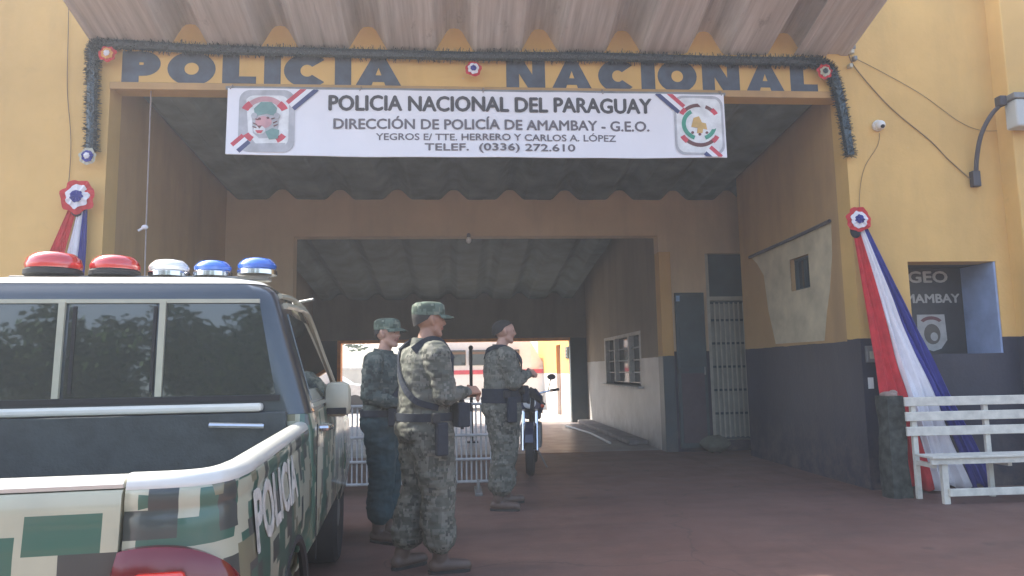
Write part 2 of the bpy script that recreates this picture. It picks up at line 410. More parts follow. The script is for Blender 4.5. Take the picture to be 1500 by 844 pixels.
def block_letters(txt, x0, x1, z0, z1, y, mat, parent):
    """wide hand-painted capitals, one mesh per letter"""
    wd = {'P': .95, 'O': 1.2, 'L': .85, 'I': .36, 'C': 1.1, 'A': 1.25, 'N': 1.15}
    gap = .17; tot = sum(wd[c] for c in txt)+gap*(len(txt)-1); k = (x1-x0)/tot; x = x0; h = z1-z0; t = .42*k
    th = h*.32
    for ci, c in enumerate(txt):
        w_ = wd[c]*k; a, e = x, x+w_; m = MB(); dz = .006*math.sin(ci*2.3)
        def q(poly, j=0): m.prism([(px_, pz_+dz) for px_, pz_ in poly], y-.003-.0004*j, y)
        def R_(xa, xb, za, zb, j=0): q([(xa, za), (xb, za), (xb, zb), (xa, zb)], j)
        def strip(cx_, cz_, rx, rz, a0, a1, n_=16):
            for i in range(n_):
                p, r = R(a0+(a1-a0)*i/n_), R(a0+(a1-a0)*(i+1)/n_)
                q([(cx_+rx*math.cos(p), cz_+rz*math.sin(p)), (cx_+rx*math.cos(r), cz_+rz*math.sin(r)), (cx_+(rx-t)*math.cos(r), cz_+(rz-th)*math.sin(r)), (cx_+(rx-t)*math.cos(p), cz_+(rz-th)*math.sin(p))])
        if c == 'I': R_(a+.03*k, a+.03*k+t, z0, z1)
        if c == 'L': R_(a, a+t, z0, z1); R_(a+t, e, z0, z0+th)
        if c == 'O': strip((a+e)/2, (z0+z1)/2, w_/2, h/2, 0, 360, 28)
        if c == 'C': strip((a+e)/2+.04*k, (z0+z1)/2, w_/2+.04*k, h/2, 42, 318, 24)
        if c == 'P':
            R_(a, a+t, z0, z1); zc = z0+h*.64; rz = z1-zc
            R_(a+t, a+w_*.55, z1-th, z1); R_(a+t, a+w_*.55, zc-rz, zc-rz+th); strip(a+w_*.55, zc, w_*.45, rz, 90, -90, 14)
        if c == 'A':
            mx = (a+e)/2; s_ = t*.62
            q([(a, z0), (a+t, z0), (mx+s_*.5, z1), (mx-s_*.5, z1)]); q([(e-t, z0), (e, z0), (mx+s_*.5, z1), (mx-s_*.5, z1)], 1); R_(a+w_*.22, e-w_*.22, z0+h*.18, z0+h*.38, 2)
        if c == 'N':
            R_(a, a+t*.9, z0, z1); R_(e-t*.9, e, z0, z1); q([(a+t*.2, z1), (a+t*1.1, z1), (e-t*.2, z0), (e-t*1.1, z0)], 1)
        o = m.build('painted_letter', mat, parent, True)
        x = e+gap*k

# ------------------------------------------------------------------ ground
def sheet(name, x0, x1, y0, y1, z, mat, n=1):
    m = MB(); m.add([(x0, y0, z), (x1, y0, z), (x1, y1, z), (x0, y1, z)], [(0, 1, 2, 3)])
    return struct(m.build(name, mat))
sheet('ground', -65, 65, -60, 65, -.004, M_EARTH)
sheet('forecourt_paving', -30, 30, -7, 18.3, 0.0, M_GROUND)
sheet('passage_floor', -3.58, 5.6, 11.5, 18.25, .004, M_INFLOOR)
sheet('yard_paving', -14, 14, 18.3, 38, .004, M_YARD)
sheet('street', -64, 64, -17, -8, .004, M_ASPH)

# ------------------------------------------------------------------ police station
PS = thing('police_station', 'yellow police station with a wide open drive-through gateway under a corrugated awning', 'building', (.4, 7.4, 0))
FY0, FY1, TOP = 7.4, 7.66, 6.7
XL, XR, ZT = -3.58, 4.36, 4.33
w = MB()
w.box(-16, XL, FY0, FY1, 0, TOP)
w.box(XL, XR, FY0, FY1, ZT, TOP)
w.box(XR, 4.97, FY0, FY1, 0, TOP)
w.box(4.97, 6.0, FY0, FY1, 0, 1.42); w.box(4.97, 6.0, FY0, FY1, 2.44, TOP)
w.box(6.0, 6.17, FY0, FY1, 0, TOP)
w.box(7.3, 16, FY0, FY1, 0, TOP)
w.build('facade_wall', M_WALL, PS, True)
MB().box(6.17, 7.3, 7.18, FY1, 0, TOP).build('pilaster', M_WALL, PS, True, bevel=.012)
MB().box(XL, XR, 7.38, FY0, ZT-.03, ZT+.05).build('lintel_edge', M_WALLIN, PS, True, bevel=.008)
# alcove behind the notice board
w = MB(); w.box(4.90, 4.97, FY1, 7.95, 1.35, 2.5); w.box(4.97, 6.0, FY1, 7.95, 1.35, 1.418); w.box(4.97, 6.0, FY1, 7.95, 2.442, 2.5); w.box(4.90, 6.07, 7.95, 8.0, 1.35, 2.5)
w.build('alcove', M_BOARD, PS, True)
MB().box(6.0, 6.07, FY0+.262, 7.949, 1.35, 2.5).build('alcove_side', M_BLUEWALL, PS, True)
MB().box(5.975, 5.999, FY0+.01, 7.949, 1.422, 2.438).build('alcove_lining', M_BLUEWALL, PS, True)
# bay one walls
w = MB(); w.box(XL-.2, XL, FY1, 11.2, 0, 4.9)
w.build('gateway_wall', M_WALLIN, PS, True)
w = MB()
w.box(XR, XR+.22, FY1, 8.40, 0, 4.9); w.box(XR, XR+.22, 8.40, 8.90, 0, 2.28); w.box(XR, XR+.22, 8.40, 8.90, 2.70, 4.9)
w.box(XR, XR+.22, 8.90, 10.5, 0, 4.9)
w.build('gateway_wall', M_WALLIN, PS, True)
# repainted patch round the little window
pm = MB(); poly = [(10.09, 2.92), (9.9, 2.80), (9.70, 2.60), (9.62, 2.1), (9.45, 1.62), (8.90, 1.615), (8.9, 2.70), (8.9, 2.955)]
def patch(p):
    n = len(p); pm.add([(XR-.004, y, z) for y, z in p]+[(XR+.01, y, z) for y, z in p], [list(range(n)), list(range(2*n-1, n-1, -1))]+[[i, n+i, n+(i+1) % n, (i+1) % n] for i in range(n)])
patch(poly); patch([(8.899, 2.28), (8.899, 1.615), (8.401, 1.61), (8.401, 2.28)]); patch([(8.899, 2.955), (8.899, 2.70), (8.401, 2.70), (8.401, 2.968)])
patch([(8.4, 2.97), (8.4, 1.61), (8.15, 1.61), (8.05, 1.95), (7.95, 2.2), (7.85, 2.6), (7.82, 2.975)])
pm.build('plaster_patch', M_PLAST, PS, True)
MB().tube(spline([(XR-.02, 10.12, 2.93), (XR-.03, 9.2, 2.945), (XR-.02, 8.5, 2.965), (XR-.03, 7.80, 2.985)]), .022, 6).build('plaster_ridge', M_CONDUIT, PS, True)
wn = MB().box(XR+.10, XR+.13, 8.42, 8.88, 2.30, 2.68).build('small_window', M_DGLASS, PS, True)
f = MB()
for a in ((8.40, 8.43, 2.28, 2.70), (8.87, 8.90, 2.28, 2.70), (8.43, 8.87, 2.28, 2.31), (8.43, 8.87, 2.67, 2.70), (8.64, 8.66, 2.31, 2.67)): f.box(XR+.06, XR+.12, *a)
f.build('frame', M_METALD, wn, True)
# inner wall with the second opening
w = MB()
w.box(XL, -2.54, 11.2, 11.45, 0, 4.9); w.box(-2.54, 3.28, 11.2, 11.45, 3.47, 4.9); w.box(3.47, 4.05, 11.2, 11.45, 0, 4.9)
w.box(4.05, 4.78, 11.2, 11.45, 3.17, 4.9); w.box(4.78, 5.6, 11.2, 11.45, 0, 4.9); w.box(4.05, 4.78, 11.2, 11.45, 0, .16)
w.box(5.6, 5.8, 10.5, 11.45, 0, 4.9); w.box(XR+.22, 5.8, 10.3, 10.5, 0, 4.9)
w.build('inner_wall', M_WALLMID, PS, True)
M_ORP = painted_wall('lit_toned_orange_pier_paint', (.58, .35, .13), (.05, .075, .085), 1.51, .2)  # orange raised to paint in the light on this jamb edge
MB().box(3.28, 3.47, 11.20, 11.45, 3.202, 4.9).build('inner_wall', M_WALLMID, PS, True)
MB().box(3.28, 3.47, 11.185, 11.45, 0, 3.2).build('orange_pier', M_ORP, PS, True, bevel=.01)
# metal door leaf against the pier
d = MB().box(3.50, 3.98, 11.13, 11.17, .06, 2.52).build('metal_door', M_METALD, PS, True, bevel=.006)
for z0, z1, mt in ((1.33, 2.44, M_METALD), (.14, 1.23, simple('purple_grey_sheet', (.06, .045, .055), .55))):
    MB().box(3.55, 3.93, 11.12, 11.129, z0, z1).build('panel', mt, d, True, bevel=.003)
MB().box(3.515, 3.57, 11.10, 11.129, 2.38, 2.47).build('enamel_plate', simple('light_blue_enamel', (.20, .36, .55), .3), d, True)
MB().tube([(3.93, 11.10, 1.2), (3.93, 11.10, 1.33)], .012, 6).build('handle', M_GREYM, d, True)
# barred gate with sheet panels
g = MB()
for x in (4.075, 4.745): g.box(x-.025, x+.025, 11.20, 11.24, .16, 3.165)
g.box(4.10, 4.72, 11.20, 11.24, 2.40, 2.46)
gt = g.build('barred_gate', M_GATE, PS, True)
for z in (.20, .585, .955, 1.325, 1.70, 2.075, 2.36):
    MB().box(4.101, 4.719, 11.205, 11.235, z-.018, z+.018).build('rail', M_METALD, gt, True)
for i in range(7):
    x = 4.17+i*.08
    MB().box(x-.011, x+.011, 11.185, 11.204, .21, 2.36).build('bar', M_GATE, gt, True)
MB().box(4.10, 4.72, 11.26, 11.27, .16, 2.40).build('sheet_panel', M_GATEBACK, gt, True)
MB().box(4.10, 4.72, 11.26, 11.27, 2.46, 3.165).build('dark_transom_void', M_METALD, gt, True)  # dark sheet standing in for the unlit void above the transom
# bay two
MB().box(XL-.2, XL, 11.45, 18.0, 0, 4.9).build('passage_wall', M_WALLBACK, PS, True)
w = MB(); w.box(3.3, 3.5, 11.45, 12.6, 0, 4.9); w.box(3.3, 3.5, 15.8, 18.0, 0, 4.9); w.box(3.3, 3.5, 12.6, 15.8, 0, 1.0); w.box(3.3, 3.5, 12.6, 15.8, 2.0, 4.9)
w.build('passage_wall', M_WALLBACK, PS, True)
wd = MB().box(3.40, 3.42, 12.65, 15.75, 1.05, 1.96).build('window', M_DGLASS, PS, True)
f = MB()
for a in ((12.601, 12.72, 1.0, 2.0), (15.68, 15.799, 1.0, 2.0), (12.72, 15.68, 1.94, 2.0), (13.50, 13.58, 1.06, 1.94), (14.75, 14.83, 1.06, 1.94)): f.box(3.30, 3.40, *a)
f.build('frame', M_SILL, wd, True)
MB().box(3.20, 3.399, 12.55, 15.85, .96, .999).build('sill', M_SILL, wd, True)
for z in (1.25, 1.48, 1.71): MB().box(3.345, 3.36, 12.72, 15.68, z-.012, z+.012).build('glazing_bar', M_METALD, wd, True)
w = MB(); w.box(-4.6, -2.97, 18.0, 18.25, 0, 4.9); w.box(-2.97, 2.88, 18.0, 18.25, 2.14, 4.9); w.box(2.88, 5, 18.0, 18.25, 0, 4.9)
w.build('rear_wall', painted_wall('backlit_toned_wall_paint', (.24, .22, .18), (.06, .085, .095), 2.13, .8), PS, True)  # dark teal and brown paint in the backlit shade of this wall
M_ORB = simple('orange_frame_paint', (.70, .30, .09), .6)
f = MB(); f.box(-2.97, 2.88, 17.98, 18.27, 2.06, 2.138); f.box(-2.968, -2.88, 17.98, 18.27, 0, 2.058)
f.build('rear_gate_frame', M_ORB, PS, True)
MB().box(-3.7, 5.8, FY1, 18.25, 4.95, 5.1).build('flat_roof', M_ROOF, PS, True)
w = MB(); w.box(-16, 16, 7.4, 7.66, TOP+.002, TOP+.12); w.build('parapet_cap', M_WALLIN, PS, True)
w = MB(); w.box(-16, -3.8, 7.66, 18.25, 6.5, 6.69); w.box(5.82, 16, 7.66, 18.25, 6.5, 6.69); w.box(-16, -15.8, 7.66, 18.2, 0, 6.49); w.box(15.8, 16, 7.66, 18.2, 0, 6.49); w.box(-15.8, -4.61, 18.0, 18.24, 0, 6.49); w.box(5.01, 15.8, 18.0, 18.24, 0, 6.49)
w.box(-3.98, -3.8, 7.66, 18, 4.9, 6.49); w.box(5.82, 6.0, 8.02, 18, 4.9, 6.49)
w.build('wing', M_WALLIN, PS, True)
# fibre-cement channel sheets
def roof_sheet(xc, y0, z0, y1, z1, hgt, lift, name='roof_sheet', pitch=.93, mat=None):
    hw = pitch/2
    prof = [(-hw-.012, 0), (-.24, 0), (-.20, .02), (-.085, .84*hgt), (-.05, hgt*.97), (0, hgt), (.05, hgt*.97), (.085, .84*hgt), (.20, .02), (.24, 0), (hw+.012, 0)]
    m = MB(); T = .014
    rings = []
    for y, z in ((y0, z0), (y1, z1)):
        rings.append([(xc+a, y, z+b+lift) for a, b in prof]+[(xc+a, y, z+b+lift+T) for a, b in reversed(prof)])
    m.loft(rings)
    return m.build(name, mat or M_ROOF, PS, True)
for k in range(-4, 5):
    xc = .0+.93*k
    ye = 6.46+.03*(k % 3) if k <= -2 else 5.85+.04*(k % 2)  # unseen outer ends: lengths shaped to let sun in left, keep shade right
    if -3.4 < xc < 4.4: roof_sheet(xc, 7.395, 4.775+.006*xc, ye, 4.775+.2985*(7.395-ye)+.006*xc, .27, .004*(k % 2), 'awning_sheet')
roof_sheet(4.45-.31, 7.395, 4.80, 5.87, 5.255, .02, .008, 'awning_sheet', .60)
roof_sheet(-3.49, 7.395, 4.754, 6.5, 5.022, .02, .008, 'awning_sheet', .52)
MB().box(-3.75, 4.45, 6.62, 6.70, 5.31, 5.38).build('awning_purlin', M_GREYM, PS, True)
for k in range(-4, 6):
    xc = -.03+.90*k
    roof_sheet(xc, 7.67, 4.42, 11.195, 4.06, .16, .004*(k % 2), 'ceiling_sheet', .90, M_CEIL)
for k in range(-4, 5):
    xc = -.2+.90*k
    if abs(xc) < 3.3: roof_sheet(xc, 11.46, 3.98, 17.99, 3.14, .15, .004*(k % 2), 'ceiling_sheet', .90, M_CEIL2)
# big painted letters on the facade
block_letters('POLICIA', -3.47, -.56, 4.35, 4.72, FY0, M_LET, PS)
block_letters('NACIONAL', .56, 4.08, 4.35, 4.72, FY0, M_LET, PS)

# ------------------------------------------------------------------ banner
BN = thing('banner', 'long white banner with two crests and grey lettering hung under the painted name', 'sign', (.29, 7.34, 3.585))
bx0, bx1, bz0, bz1, BY = -2.36, 2.95, 3.585, 4.30, 7.33
m = MB(); NX = 60
def bw(x): return BY+.008*math.sin(x*3.1)+.006*math.sin(x*7.7+1)
rr = []
for i in range(NX+1):
    x = bx0+(bx1-bx0)*i/NX; y = BY+.003*math.sin(x*3.1)
    zb_ = bz0-.012*math.sin(i/NX*math.pi)
    rr.append([(x, y, zb_), (x, y+.02, zb_), (x, y+.02, (zb_+bz1)/2), (x, y+.02, bz1), (x, y, bz1), (x, y, zb_*.33+bz1*.67), (x, y, zb_*.67+bz1*.33)])
m.loft(rr); m.build('cloth', M_BANNER, BN, True)
MB().box(bx0-.03, bx1+.03, BY+.008, BY+.038, bz1, bz1+.03).build('batten', M_GREYM, BN, True)
PY = BY-.004
lettering('lettering', 'POLICIA NACIONAL DEL PARAGUAY', -1.32, 2.13, 4.075, 4.235, PY, M_INK, BN, .05, .002)
lettering('lettering', 'DIRECCIÓN DE POLICÍA DE AMAMBAY - G.E.O.', -1.27, 2.10, 3.875, 4.012, PY, M_INK2, BN, .03, .002)
lettering('lettering', 'YEGROS E/ TTE. HERRERO Y CARLOS A. LÓPEZ', -.83, 1.73, 3.755, 3.845, PY, M_INK2, BN, .02, .002)
lettering('lettering', 'TELEF.  (0336) 272.610', -.32, 1.28, 3.62, 3.72, PY, M_INK2, BN, .03, .002)
def rrect(cx, cz, hw, hh, r, n=5):
    out = []
    for sx, sz, a0 in ((1, 1, 0), (-1, 1, 90), (-1, -1, 180), (1, -1, 270)):
        for k in range(n+1):
            a = R(a0+90*k/n); out.append((cx+sx*(hw-r)+r*math.cos(a), cz+sz*(hh-r)+r*math.sin(a)))
    return out
def arc_band(cx, cz, rx, rz, a0, a1, wd, n=14):
    o = [(cx+rx*math.cos(R(a0+(a1-a0)*k/n)), cz+rz*math.sin(R(a0+(a1-a0)*k/n))) for k in range(n+1)]
    i = [(cx+(rx-wd)*math.cos(R(a0+(a1-a0)*k/n)), cz+(rz-wd)*math.sin(R(a0+(a1-a0)*k/n))) for k in range(n+1)]
    return o, i
def flat(name, poly, mat, parent, y, layer=0):
    return MB().prism(poly, y-.0016*layer-.0016, y).build(name, mat, parent, True)
def band(name, arcs, mat, parent, y, layer=0):
    y0 = y-.0016*layer-.0016
    for o, i in arcs:
        m = MB(); n = len(o)
        for k in range(n-1): m.prism([o[k], o[k+1], i[k+1], i[k]], y0, y)
        m.build(name, mat, parent, True)
def ell(cx, cz, rx, rz, n=20): return [(cx+rx*math.cos(2*math.pi*k/n), cz+rz*math.sin(2*math.pi*k/n)) for k in range(n)]
# left crest: big cat's head under a beret in a grey rounded frame
ex, ez = -1.955, 3.945
flat('crest_field', rrect(ex, ez, .285, .335, .11), M_PGREY, BN, PY, 0)
flat('crest_field', rrect(ex, ez, .225, .275, .09), M_PLT, BN, PY, 1)
band('crest_ribbon', [arc_band(ex-.02, ez+.04, .24, .225, 35, 145, .055), arc_band(ex-.01, ez-.04, .24, .225, 215, 325, .05)], M_PPINK, BN, PY, 2)
band('crest_ribbon', [arc_band(ex-.02, ez+.04, .26, .225, 25, 50, .07), arc_band(ex-.02, ez+.04, .26, .225, 130, 155, .07), arc_band(ex-.01, ez-.04, .26, .225, 300, 325, .06), arc_band(ex-.01, ez-.04, .26, .225, 212, 235, .06)], M_PRED, BN, PY, 3)
flat('crest_head', [(ex-.135, ez-.13), (ex-.15, ez+.02), (ex-.11, ez+.12), (ex+.09, ez+.12), (ex+.13, ez+.03), (ex+.12, ez-.08), (ex+.05, ez-.18), (ex-.07, ez-.19)], M_PGREY, BN, PY, 4)
flat('crest_muzzle', ell(ex-.03, ez-.015, .085, .065), M_PPINK, BN, PY, 5)
flat('crest_muzzle', ell(ex-.07, ez-.10, .06, .045), M_PLT, BN, PY, 6)
flat('crest_beret', [(ex-.12, ez+.05), (ex-.13, ez+.13), (ex-.06, ez+.20), (ex+.05, ez+.20), (ex+.10, ez+.14), (ex+.09, ez+.05), (ex+.0, ez+.075)], M_PTEAL, BN, PY, 7)
flat('crest_collar', [(ex-.01, ez-.12), (ex+.06, ez-.08), (ex+.13, ez-.10), (ex+.12, ez-.19), (ex+.03, ez-.20)], M_PTEAL, BN, PY, 8)
for a, bb in ((-.125, .05), (.105, .05)): flat('crest_ear', ell(ex+a, ez+bb, .032, .035, 10), M_PGREY, BN, PY, 9)
for a, bb, sl in ((-.115, -.03, .03), (-.12, -.065, .025), (.09, -.01, -.03), (.095, -.045, -.025), (-.10, .02, .02), (.07, .03, -.02)):
    flat('crest_stripe', [(ex+a-.022, ez+bb+sl*.3), (ex+a+.022, ez+bb-sl*.3), (ex+a+.018, ez+bb-sl*.3-.010), (ex+a-.018, ez+bb+sl*.3-.012)], M_PBROWN, BN, PY, 9)
flat('crest_nose', [(ex-.095, ez-.055), (ex-.045, ez-.055), (ex-.07, ez-.085)], M_PBROWN, BN, PY, 9)
flat('crest_mouth', [(ex-.11, ez-.105), (ex-.03, ez-.105), (ex-.05, ez-.135), (ex-.09, ez-.135)], M_PRED, BN, PY, 9)
for a, bb in ((-.07, .0), (.015, .01)): flat('crest_eye', ell(ex+a, ez+bb+.02, .014, .012, 8), M_PBROWN, BN, PY, 9)
# right crest: round badge of green laurel with gold lion between two dark red ribbons
qx, qz = 2.655, 3.945
flat('crest_field', rrect(qx, qz, .275, .335, .11), M_PGREY, BN, PY, 0)
flat('crest_field', rrect(qx, qz, .25, .31, .10), M_PLT, BN, PY, 1)
band('laurel', [arc_band(qx, qz+.01, .195, .185, 118, 250, .045), arc_band(qx, qz+.01, .195, .185, -70, 62, .045)], M_PGREEN, BN, PY, 2)
band('crest_ribbon', [arc_band(qx, qz+.03, .23, .215, 40, 140, .04), arc_band(qx, qz-.03, .23, .215, 220, 320, .04)], M_PBROWN, BN, PY, 3)
band('crest_ribbon', [arc_band(qx, qz+.03, .245, .225, 28, 48, .05), arc_band(qx, qz+.03, .245, .225, 132, 152, .05), arc_band(qx, qz-.03, .245, .225, 208, 230, .05), arc_band(qx, qz-.03, .245, .225, 310, 332, .05)], M_PRED, BN, PY, 4)
flat('lion', [(qx-.09, qz-.02), (qx-.06, qz+.08), (qx, qz+.10), (qx+.03, qz+.03), (qx+.075, qz+.02), (qx+.085, qz-.05), (qx+.04, qz-.04), (qx+.03, qz-.09), (qx-.03, qz-.09), (qx-.02, qz-.03)], M_PGOLD, BN, PY, 5)
for a, bb in ((-.08, -.085), (.08, -.085), (0, -.105)): flat('badge_dot', ell(qx+a, qz+bb, .016, .014, 8), M_PBROWN, BN, PY, 6)
# diagonal tricolour corner stripes
def stripe(p, q, wd, mats, flip=1):
    p, q = Vector(p), Vector(q); d = (q-p).normalized(); nrm = Vector((-d.y, d.x))*flip
    for k, mt in enumerate(mats):
        a, b = p+nrm*wd*k, q+nrm*wd*k
        pl = [tuple(a), tuple(b), tuple(b+nrm*wd), tuple(a+nrm*wd)]
        for lim, sg in ((bz1-.006, 1), (bz0+.006, -1)):
            o_ = []
            for i in range(len(pl)):
                c0, c1 = pl[i], pl[(i+1) % len(pl)]; i0, i1 = (lim-c0[1])*sg >= 0, (lim-c1[1])*sg >= 0
                if i0: o_.append(c0)
                if i0 != i1:
                    t = (lim-c0[1])/(c1[1]-c0[1]); o_.append((c0[0]+(c1[0]-c0[0])*t, lim))
            pl = o_
        if len(pl) > 2: flat('corner_stripe', pl, mt, BN, PY, 2)
stripe((-1.67, 4.06), (-1.43, 4.285), .045, (M_PBLUE, M_BANNER, M_PRED))
stripe((-2.22, 3.60), (-2.11, 3.705), .045, (M_PBLUE, M_BANNER, M_PRED))
stripe((2.42, 4.07), (2.18, 4.285), .045, (M_PBLUE, M_BANNER, M_PRED), -1)
stripe((2.90, 3.605), (2.78, 3.715), .045, (M_PRED, M_BANNER, M_PBLUE), 1)

def ripple(x, z):
    return .013*math.sin(x*2.4+.5)*(1.15-(z-3.58)/.72)+.006*math.sin(x*6.3+z*3)
for ch in BN.children:
    if ch.name.startswith('batten'): continue
    for v in ch.data.vertices: v.co.y -= ripple(v.co.x+.29, v.co.z+3.585)+.012
for x in (-2.33, -1.0, .3, 1.6, 2.92):
    MB().tube([(x, 7.30, 4.285), (x+.01, 7.335, 4.34), (x, 7.39, 4.36)], .006, 6).build('tie', M_CORD, BN, True)
# ------------------------------------------------------------------ notice board in the alcove
NB = thing('notice_board', 'black notice board with pale lettering and a crest inside the blue alcove beside the bench', 'sign', (5.45, 7.94, 1.43))
MB().box(4.98, 5.972, 7.93, 7.948, 1.425, 2.435).build('board', M_BOARD, NB, True)
lettering('lettering', 'GEO', 5.32, 5.80, 2.27, 2.40, 7.929, M_PALEL, NB, .05, .003)
lettering('lettering', 'AMAMBAY', 5.14, 5.93, 2.03, 2.13, 7.929, M_PALEL, NB, .05, .003)
cx, cz = 5.555, 1.69
flat('crest_field', [(cx-.17, cz+.20), (cx+.17, cz+.20), (cx+.18, cz-.10), (cx+.10, cz-.20), (cx, cz-.23), (cx-.10, cz-.20), (cx-.18, cz-.10)], M_PALEL, NB, 7.929, 0)
band('crest_ribbon', [arc_band(cx, cz+.08, .15, .10, 30, 150, .04)], M_PBROWN, NB, 7.929, 1)
flat('crest_head', ell(cx, cz-.03, .10, .12), simple('sepia_print', (.11, .10, .08), .6), NB, 7.929, 2)
flat('crest_muzzle', ell(cx+.02, cz-.06, .045, .05), M_PALEL, NB, 7.929, 3)

# ------------------------------------------------------------------ tinsel garland, rosettes, drapes
GA = thing('garland', 'dark teal tinsel garland looped round the top of the gateway', 'garland', (.3, 7.34, 4.6))
path = [(-3.70, 7.33, 3.62), (-3.715, 7.33, 4.1), (-3.73, 7.33, 4.55), (-3.71, 7.33, 4.72), (-3.55, 7.33, 4.765), (-2.6, 7.33, 4.725), (-1.2, 7.33, 4.71), (.2, 7.33, 4.70), (1.6, 7.33, 4.715), (3.0, 7.33, 4.70), (3.9, 7.33, 4.70), (4.14, 7.33, 4.66), (4.24, 7.33, 4.50), (4.31, 7.33, 4.1), (4.355, 7.33, 3.62)]
sp = spline(path, 24)
m = MB().tube(sp, .05, 8); m.build('core', M_TINSEL, GA, True)
m = MB(); rg = random.Random(3)
for i in range(len(sp)-1):
    for k in range(44):
        p = sp[i].lerp(sp[i+1], rg.random()); a = rg.uniform(0, 2*math.pi)
        t = (sp[i+1]-sp[i]).normalized(); n1 = t.orthogonal().normalized(); n2 = t.cross(n1)
        dv = (n1*math.cos(a)+n2*math.sin(a)+t*rg.uniform(-.5, .5)).normalized(); ln = rg.uniform(.045, .095)
        sd_ = t.cross(dv).normalized()*.005+t*rg.uniform(-.004, .004)
        q = p+dv*.012; e = p+dv*ln
        if e.y > 7.395: e.y = 7.395
        m.add([q-sd_, q+sd_, e+sd_*.6, e-sd_*.6], [(0, 1, 2, 3)])
o = m.build('tinsel', M_TINSEL, GA, True); o['kind'] = 'stuff'

def rosette_mesh(parent, c, rad, mats, seed=0):
    rg = random.Random(seed)
    for k, (r1, mt) in enumerate(zip((1.0, .68, .36), mats)):
        m = MB(); n = 40; rings = []
        for j, (t, dz) in enumerate(((0.02, -.05-.03*k), (.5, -.04-.03*k), (1.0, -.005-.022*k))):
            ring = []
            for i in range(n):
                a = 2*math.pi*i/n; ru = rad*r1*t*(1+.07*math.sin(7*a+k)+.16*noise.noise(Vector((math.cos(a)*1.6+seed*5.1, math.sin(a)*1.6, k*3.0)))); wv = rad*t*(.10*math.sin(10*a+seed)+.18*noise.noise(Vector((math.cos(a)*3+seed, math.sin(a)*3, k+9.0))))
                ring.append((c[0]+ru*math.cos(a), c[1]+dz*rad*6*.25+wv*.6-.01*k, c[2]+ru*math.sin(a)))
            rings.append(ring)
        m.loft(rings)
        m.build('ruffle', mt, parent, True, smooth=True)
ros = [((-3.70, 7.27, 3.545), .085, 'ring rosette of red and white ribbon ending the garland left of the gateway', (M_CREAM, M_BLUE, M_WHC)),
       ((-3.56, 7.27, 4.63), .085, 'red rosette at the garland corner beside the letter P', (M_RED, M_YARDWALL, M_WHC)),
       ((.2, 7.27, 4.53), .085, 'rosette hanging from the garland between the two painted words', (M_RED, M_WHC, M_BLUE)),
       ((4.10, 7.27, 4.56), .085, 'rosette at the garland corner after the last letter L', (M_RED, M_CREAM, M_METALD))]
for i, (c, r, lab, mats) in enumerate(ros):
    t = thing('rosette', lab, 'rosette', c, 0, 'ribbon rosettes on the garland'); rosette_mesh(t, c, r, mats, i)

def drape(label, top, bands, zb, yb, rosr):
    t = thing('tricolour_drape', label, 'drape', top, 0, 'red, white and blue drapes beside the gateway')
    rosette_mesh(t, (top[0], top[1]-.05, top[2]+.03), rosr, (M_RED, M_WHC, M_BLUE), 5 if top[0] > 0 else 8)
    m = MB().ellip((top[0]-.02, top[1]-.01, top[2]-.09), (.06, .04, .08)); m.build('knot', M_WEB, t, True, smooth=True)
    for nm, mt, (ta, tb), (ba, bb), off in bands:
        m = MB(); rings = []
        NS, NU = 40, 22
        for s in range(NS+1):
            f = s/NS
            ring = []
            for u in range(NU+1):
                g = u/NU
                x = (ta+(tb-ta)*g)*(1-f)+(ba+(bb-ba)*g)*f
                z = top[2]-.06-(top[2]-.06-zb)*f
                amp = .008+.017*f; x += .03*f*noise.noise(Vector((g*3+off*4, f*5, 1.3))); yn = .05*f*(1-f)*4*noise.noise(Vector((g*4+off*3, f*4, 7.7)))
                y = top[1]*(1-f)+yb*f+yn+amp*(math.sin(g*17+off+f*1.7)+.6*math.sin(g*31+off*2-f*2.2)+.5*math.sin(f*6+g*4))-.004*off
                ring.append((x, min(y, 7.385), z-.03*math.sin(g*9+off)*(1 if f == 1 else 0)))
            rings.append(ring)
        m.loft(rings, cap=False, closed=False)
        o = m.build(nm, mt, t, True, smooth=True)
        md = o.modifiers.new('cloth', 'SOLIDIFY'); md.thickness = .004
    return t
drape('long red, white and blue drape falling from a rosette behind the slatted bench', (4.37, 7.33, 2.86),
      (('red_band', M_RED, (4.33, 4.39), (4.46, 4.86), 0), ('white_band', M_WHC, (4.39, 4.44), (4.86, 5.27), 1), ('blue_band', M_BLUE, (4.44, 4.49), (5.27, 5.54), 2)), .05, 7.12, .14)
drape('red, white and blue drape on the yellow wall behind the pickup truck', (-3.78, 7.33, 3.10),
      (('red_band', M_RED, (-3.88, -3.80), (-4.55, -4.15), 0), ('white_band', M_WHC, (-3.80, -3.74), (-4.15, -3.80), 1), ('blue_band', M_BLUE, (-3.74, -3.70), (-3.80, -3.62), 2)), .9, 7.2, .17)

